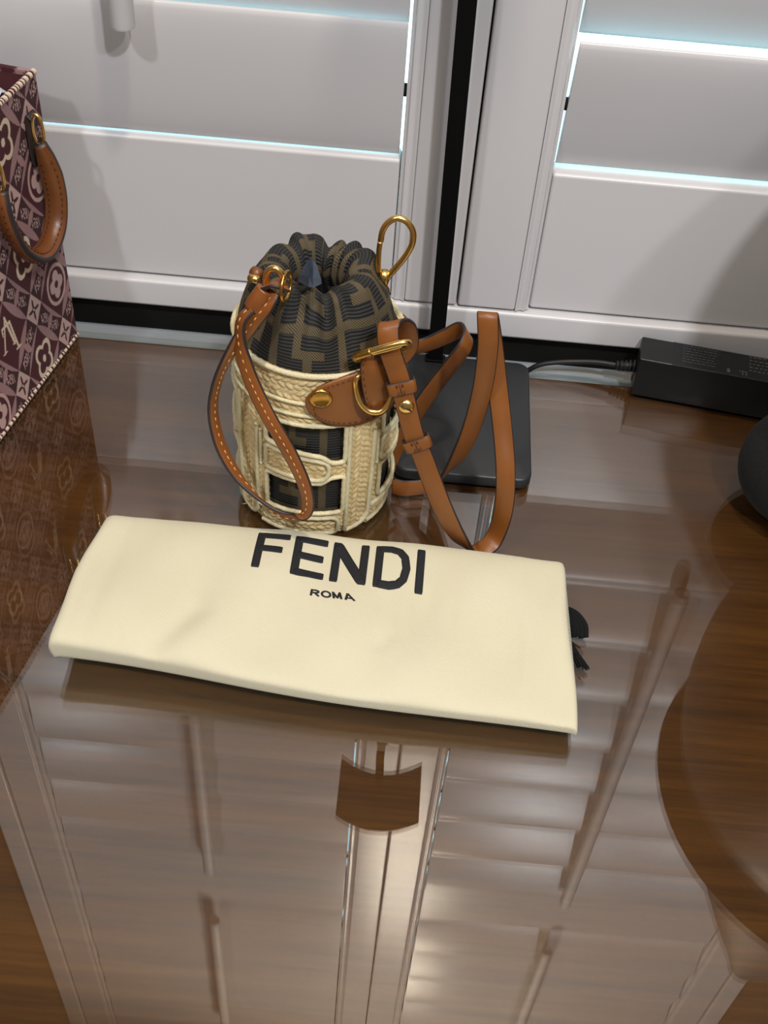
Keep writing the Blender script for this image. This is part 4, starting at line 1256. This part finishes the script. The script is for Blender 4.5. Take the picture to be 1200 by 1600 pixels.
# lining wall seen through the mouth
mb = MB()
i_ = [PO - PN * 0.004 + PD * 0.004, PO + PD * (TOTE_L - 0.004) - PN * 0.004, far + PD * (TOTE_L - 0.004) + PN * 0.004, far + PN * 0.004 + PD * 0.004]
rows = [[tuple(p + np.array((0, 0, z))) for p in i_] for z in (0.006, 0.1, TOTE_H - 0.002)]
mb.grid(rows, wrap_v=True); o = mb.build('lining', M['burgundy'], tote, smooth=False)
# striped rolled hems: woven strip of alternating cream and dark sections
def hem(path, rad, parent, seed=0, dens=0.0036):
    cols = (M['stripe_cream'], M['burgundy'])
    mb = MB(); r_ = random.Random(seed)
    P = [Vector(p) for p in path]
    tot = (P[1] - P[0]).length; pos = 0.0; k = 0
    d = (P[1] - P[0]).normalized()
    while pos < tot:
        l_ = min(r_.choice([0.0016, 0.0024, 0.0040]) if k % 2 == 0 else r_.choice([0.0012, 0.0020]), tot - pos)
        a, b = P[0] + d * pos, P[0] + d * (pos + l_)
        mb.tube([a, b], rad, 8, mi=k % 2)
        pos += l_ + 1e-5; k += 1
    ob = mb.build('hem', list(cols), parent, recalc=False)
    return ob
M['stripe_cream'] = plain('woven_cream', srgb(206, 186, 166), 0.85, var=0.12, scale=400)
hem([tp(-0.0005, 0.0022, 0.0006), tp(TOTE_L, 0.0022, 0.0006)], 0.0019, tote, 3)
hem([tp(-0.0005, TOTE_H, 0.0), tp(TOTE_L, TOTE_H, 0.0)], 0.0024, tote, 5)
hem([tuple(far + np.array((0, 0, TOTE_H))), tuple(far + PD * TOTE_L + np.array((0, 0, TOTE_H)))], 0.0024, tote, 6)
# handle on the visible face: end tabs, gold loops, padded leather grip hanging down
def tote_handle(sgn, o_shift, visible=True):
    def hp(s, z, off): 
        if visible: return tp(s, z, off)
        return tuple(far + PD * s - PN * off + np.array((0, 0, z)))
    hd, hf = ribbon('handle_grip',
        [hp(0.0220, 0.1900, 0.009), hp(0.0195, 0.1780, 0.010), hp(0.0170, 0.1620, 0.011), hp(0.0180, 0.1430, 0.012), hp(0.0270, 0.1260, 0.013), hp(0.0440, 0.1180, 0.014), hp(0.0620, 0.1220, 0.014), hp(0.0760, 0.1370, 0.013), hp(0.0840, 0.1560, 0.012), hp(0.0850, 0.1740, 0.011), hp(0.0820, 0.1860, 0.010)],
        [tuple(PN * 0.9 + PD * -0.45)] * 3 + [tuple(PN * 0.92 + PD * -0.4)] * 2 + [tuple(PN + np.array((0, 0, -0.2)))] * 2 + [tuple(PN * 0.92 + PD * 0.35)] * 2 + [tuple(PN * 0.9 + PD * 0.4)] * 2,
        [0.009, 0.0135, 0.0165, 0.0165, 0.0165, 0.0165, 0.0165, 0.0165, 0.0165, 0.0135, 0.009], 0.0042, [M['brown_handle'], M['edge_paint']], tote, per=8, bulge=0.0034)
    stitches('stitching', hf[6:-6], (-0.28, 0.28), (-1, 1), M['stitch_dark'], hd, step=0.0042, length=0.0026, rad=0.0005, thick=0.0080)
    for s_, z_ in ((0.0195, 0.1985), (0.0800, 0.1965)):
        c_ = np.array(hp(s_, z_, 0.0075))
        mb = MB(); mb.tube([Vector(c_ + PN * sgn * math.cos(a) * 0.0042 + np.array((0, 0, math.sin(a) * 0.0125))) for a in np.linspace(0, 2 * math.pi, 24, endpoint=False)], 0.0013, 10, True)
        mb.build('handle_ring', M['gold'], tote)
        t_, tf = ribbon('handle_tab', [hp(s_, z_ + 0.010, 0.006), hp(s_, z_ + 0.012, 0.003), hp(s_, z_ + 0.004, 0.002), hp(s_ + 0.001, z_ - 0.020, 0.0022), hp(s_ + 0.001, z_ - 0.028, 0.0022)], [tuple(PD)] * 5, [0.011, 0.011, 0.012, 0.011, 0.006], 0.0018, [M['edge_paint'], M['edge_paint']], tote)
tote_handle(1, 0)

# ------------------------------------------------------------------ dark lidded urn beyond the right edge, seen mirrored in the glass
vz = empty('lidded_urn', (0.460, 0.600, 0))
tag(vz, 'dark rounded urn with a brimmed pointed lid at the right end of the table', 'urn')
VX, VY = 0.460, 0.600
def turned(pts, per=5):
    return [(max(p[0], 0.0001), p[1]) for p in catmull([(r, z, 0) for r, z in pts], per)]
mb = MB(); mb.lathe(turned([(0.0001, 0.0003), (0.076, 0.0003), (0.080, 0.006), (0.072, 0.018), (0.062, 0.040), (0.062, 0.080), (0.100, 0.102), (0.150, 0.112), (0.173, 0.130), (0.183, 0.165), (0.185, 0.205), (0.182, 0.250), (0.172, 0.286), (0.164, 0.306), (0.160, 0.3125), (0.0001, 0.3130)]), (VX, VY, 0), 72)
mb.build('vessel', M['vase'], vz)
mb = MB(); mb.lathe(turned([(0.0001, 0.3135), (0.166, 0.3135), (0.186, 0.3165), (0.188, 0.3205), (0.174, 0.328), (0.155, 0.352), (0.133, 0.413), (0.100, 0.500), (0.064, 0.590), (0.030, 0.670), (0.014, 0.712), (0.0001, 0.720)]), (VX, VY, 0), 72)
mb.build('lid', M['vase'], vz)

# ------------------------------------------------------------------ tissue paper showing in the mouth of the tote
tt = empty('tissue_paper', (-0.325, 0.69, 0.17))
tag(tt, 'crumpled pale tissue paper inside the burgundy tote bag', 'paper')
m = NT('tissue'); m.color(m.mix(m.noise(30, 3, m.obj()), srgb(196, 204, 212), srgb(216, 222, 228))); m.set(Roughness=0.8)
M['tissue'] = m.m
A_, B_ = np.meshgrid(np.linspace(0, 1, 60), np.linspace(0, 1, 40), indexing='ij')
hz = 0.012 * np.abs(np.sin(A_ * 9 + 2 * B_)) + 0.010 * np.abs(np.sin(B_ * 7 + A_ * 4 + 1)) + 0.006 * np.abs(np.sin(A_ * 21 - B_ * 13))
Pp = PO[None, None, :] + PD[None, None, :] * (0.007 + 0.19 * A_)[..., None] - PN[None, None, :] * (0.010 + 0.064 * B_)[..., None]
me = grid_mesh('sheet', Pp[..., 0], Pp[..., 1], 0.199 + hz * np.clip(A_ * 8, 0.3, 1) + 0.020 * np.exp(-((A_ - 0.06) / 0.09) ** 2 - ((B_ - 0.25) / 0.3) ** 2), False)
o = link('sheet', me, M['tissue'], tt, smooth=False)
md = o.modifiers.new('sol', 'SOLIDIFY'); md.thickness = 0.0004
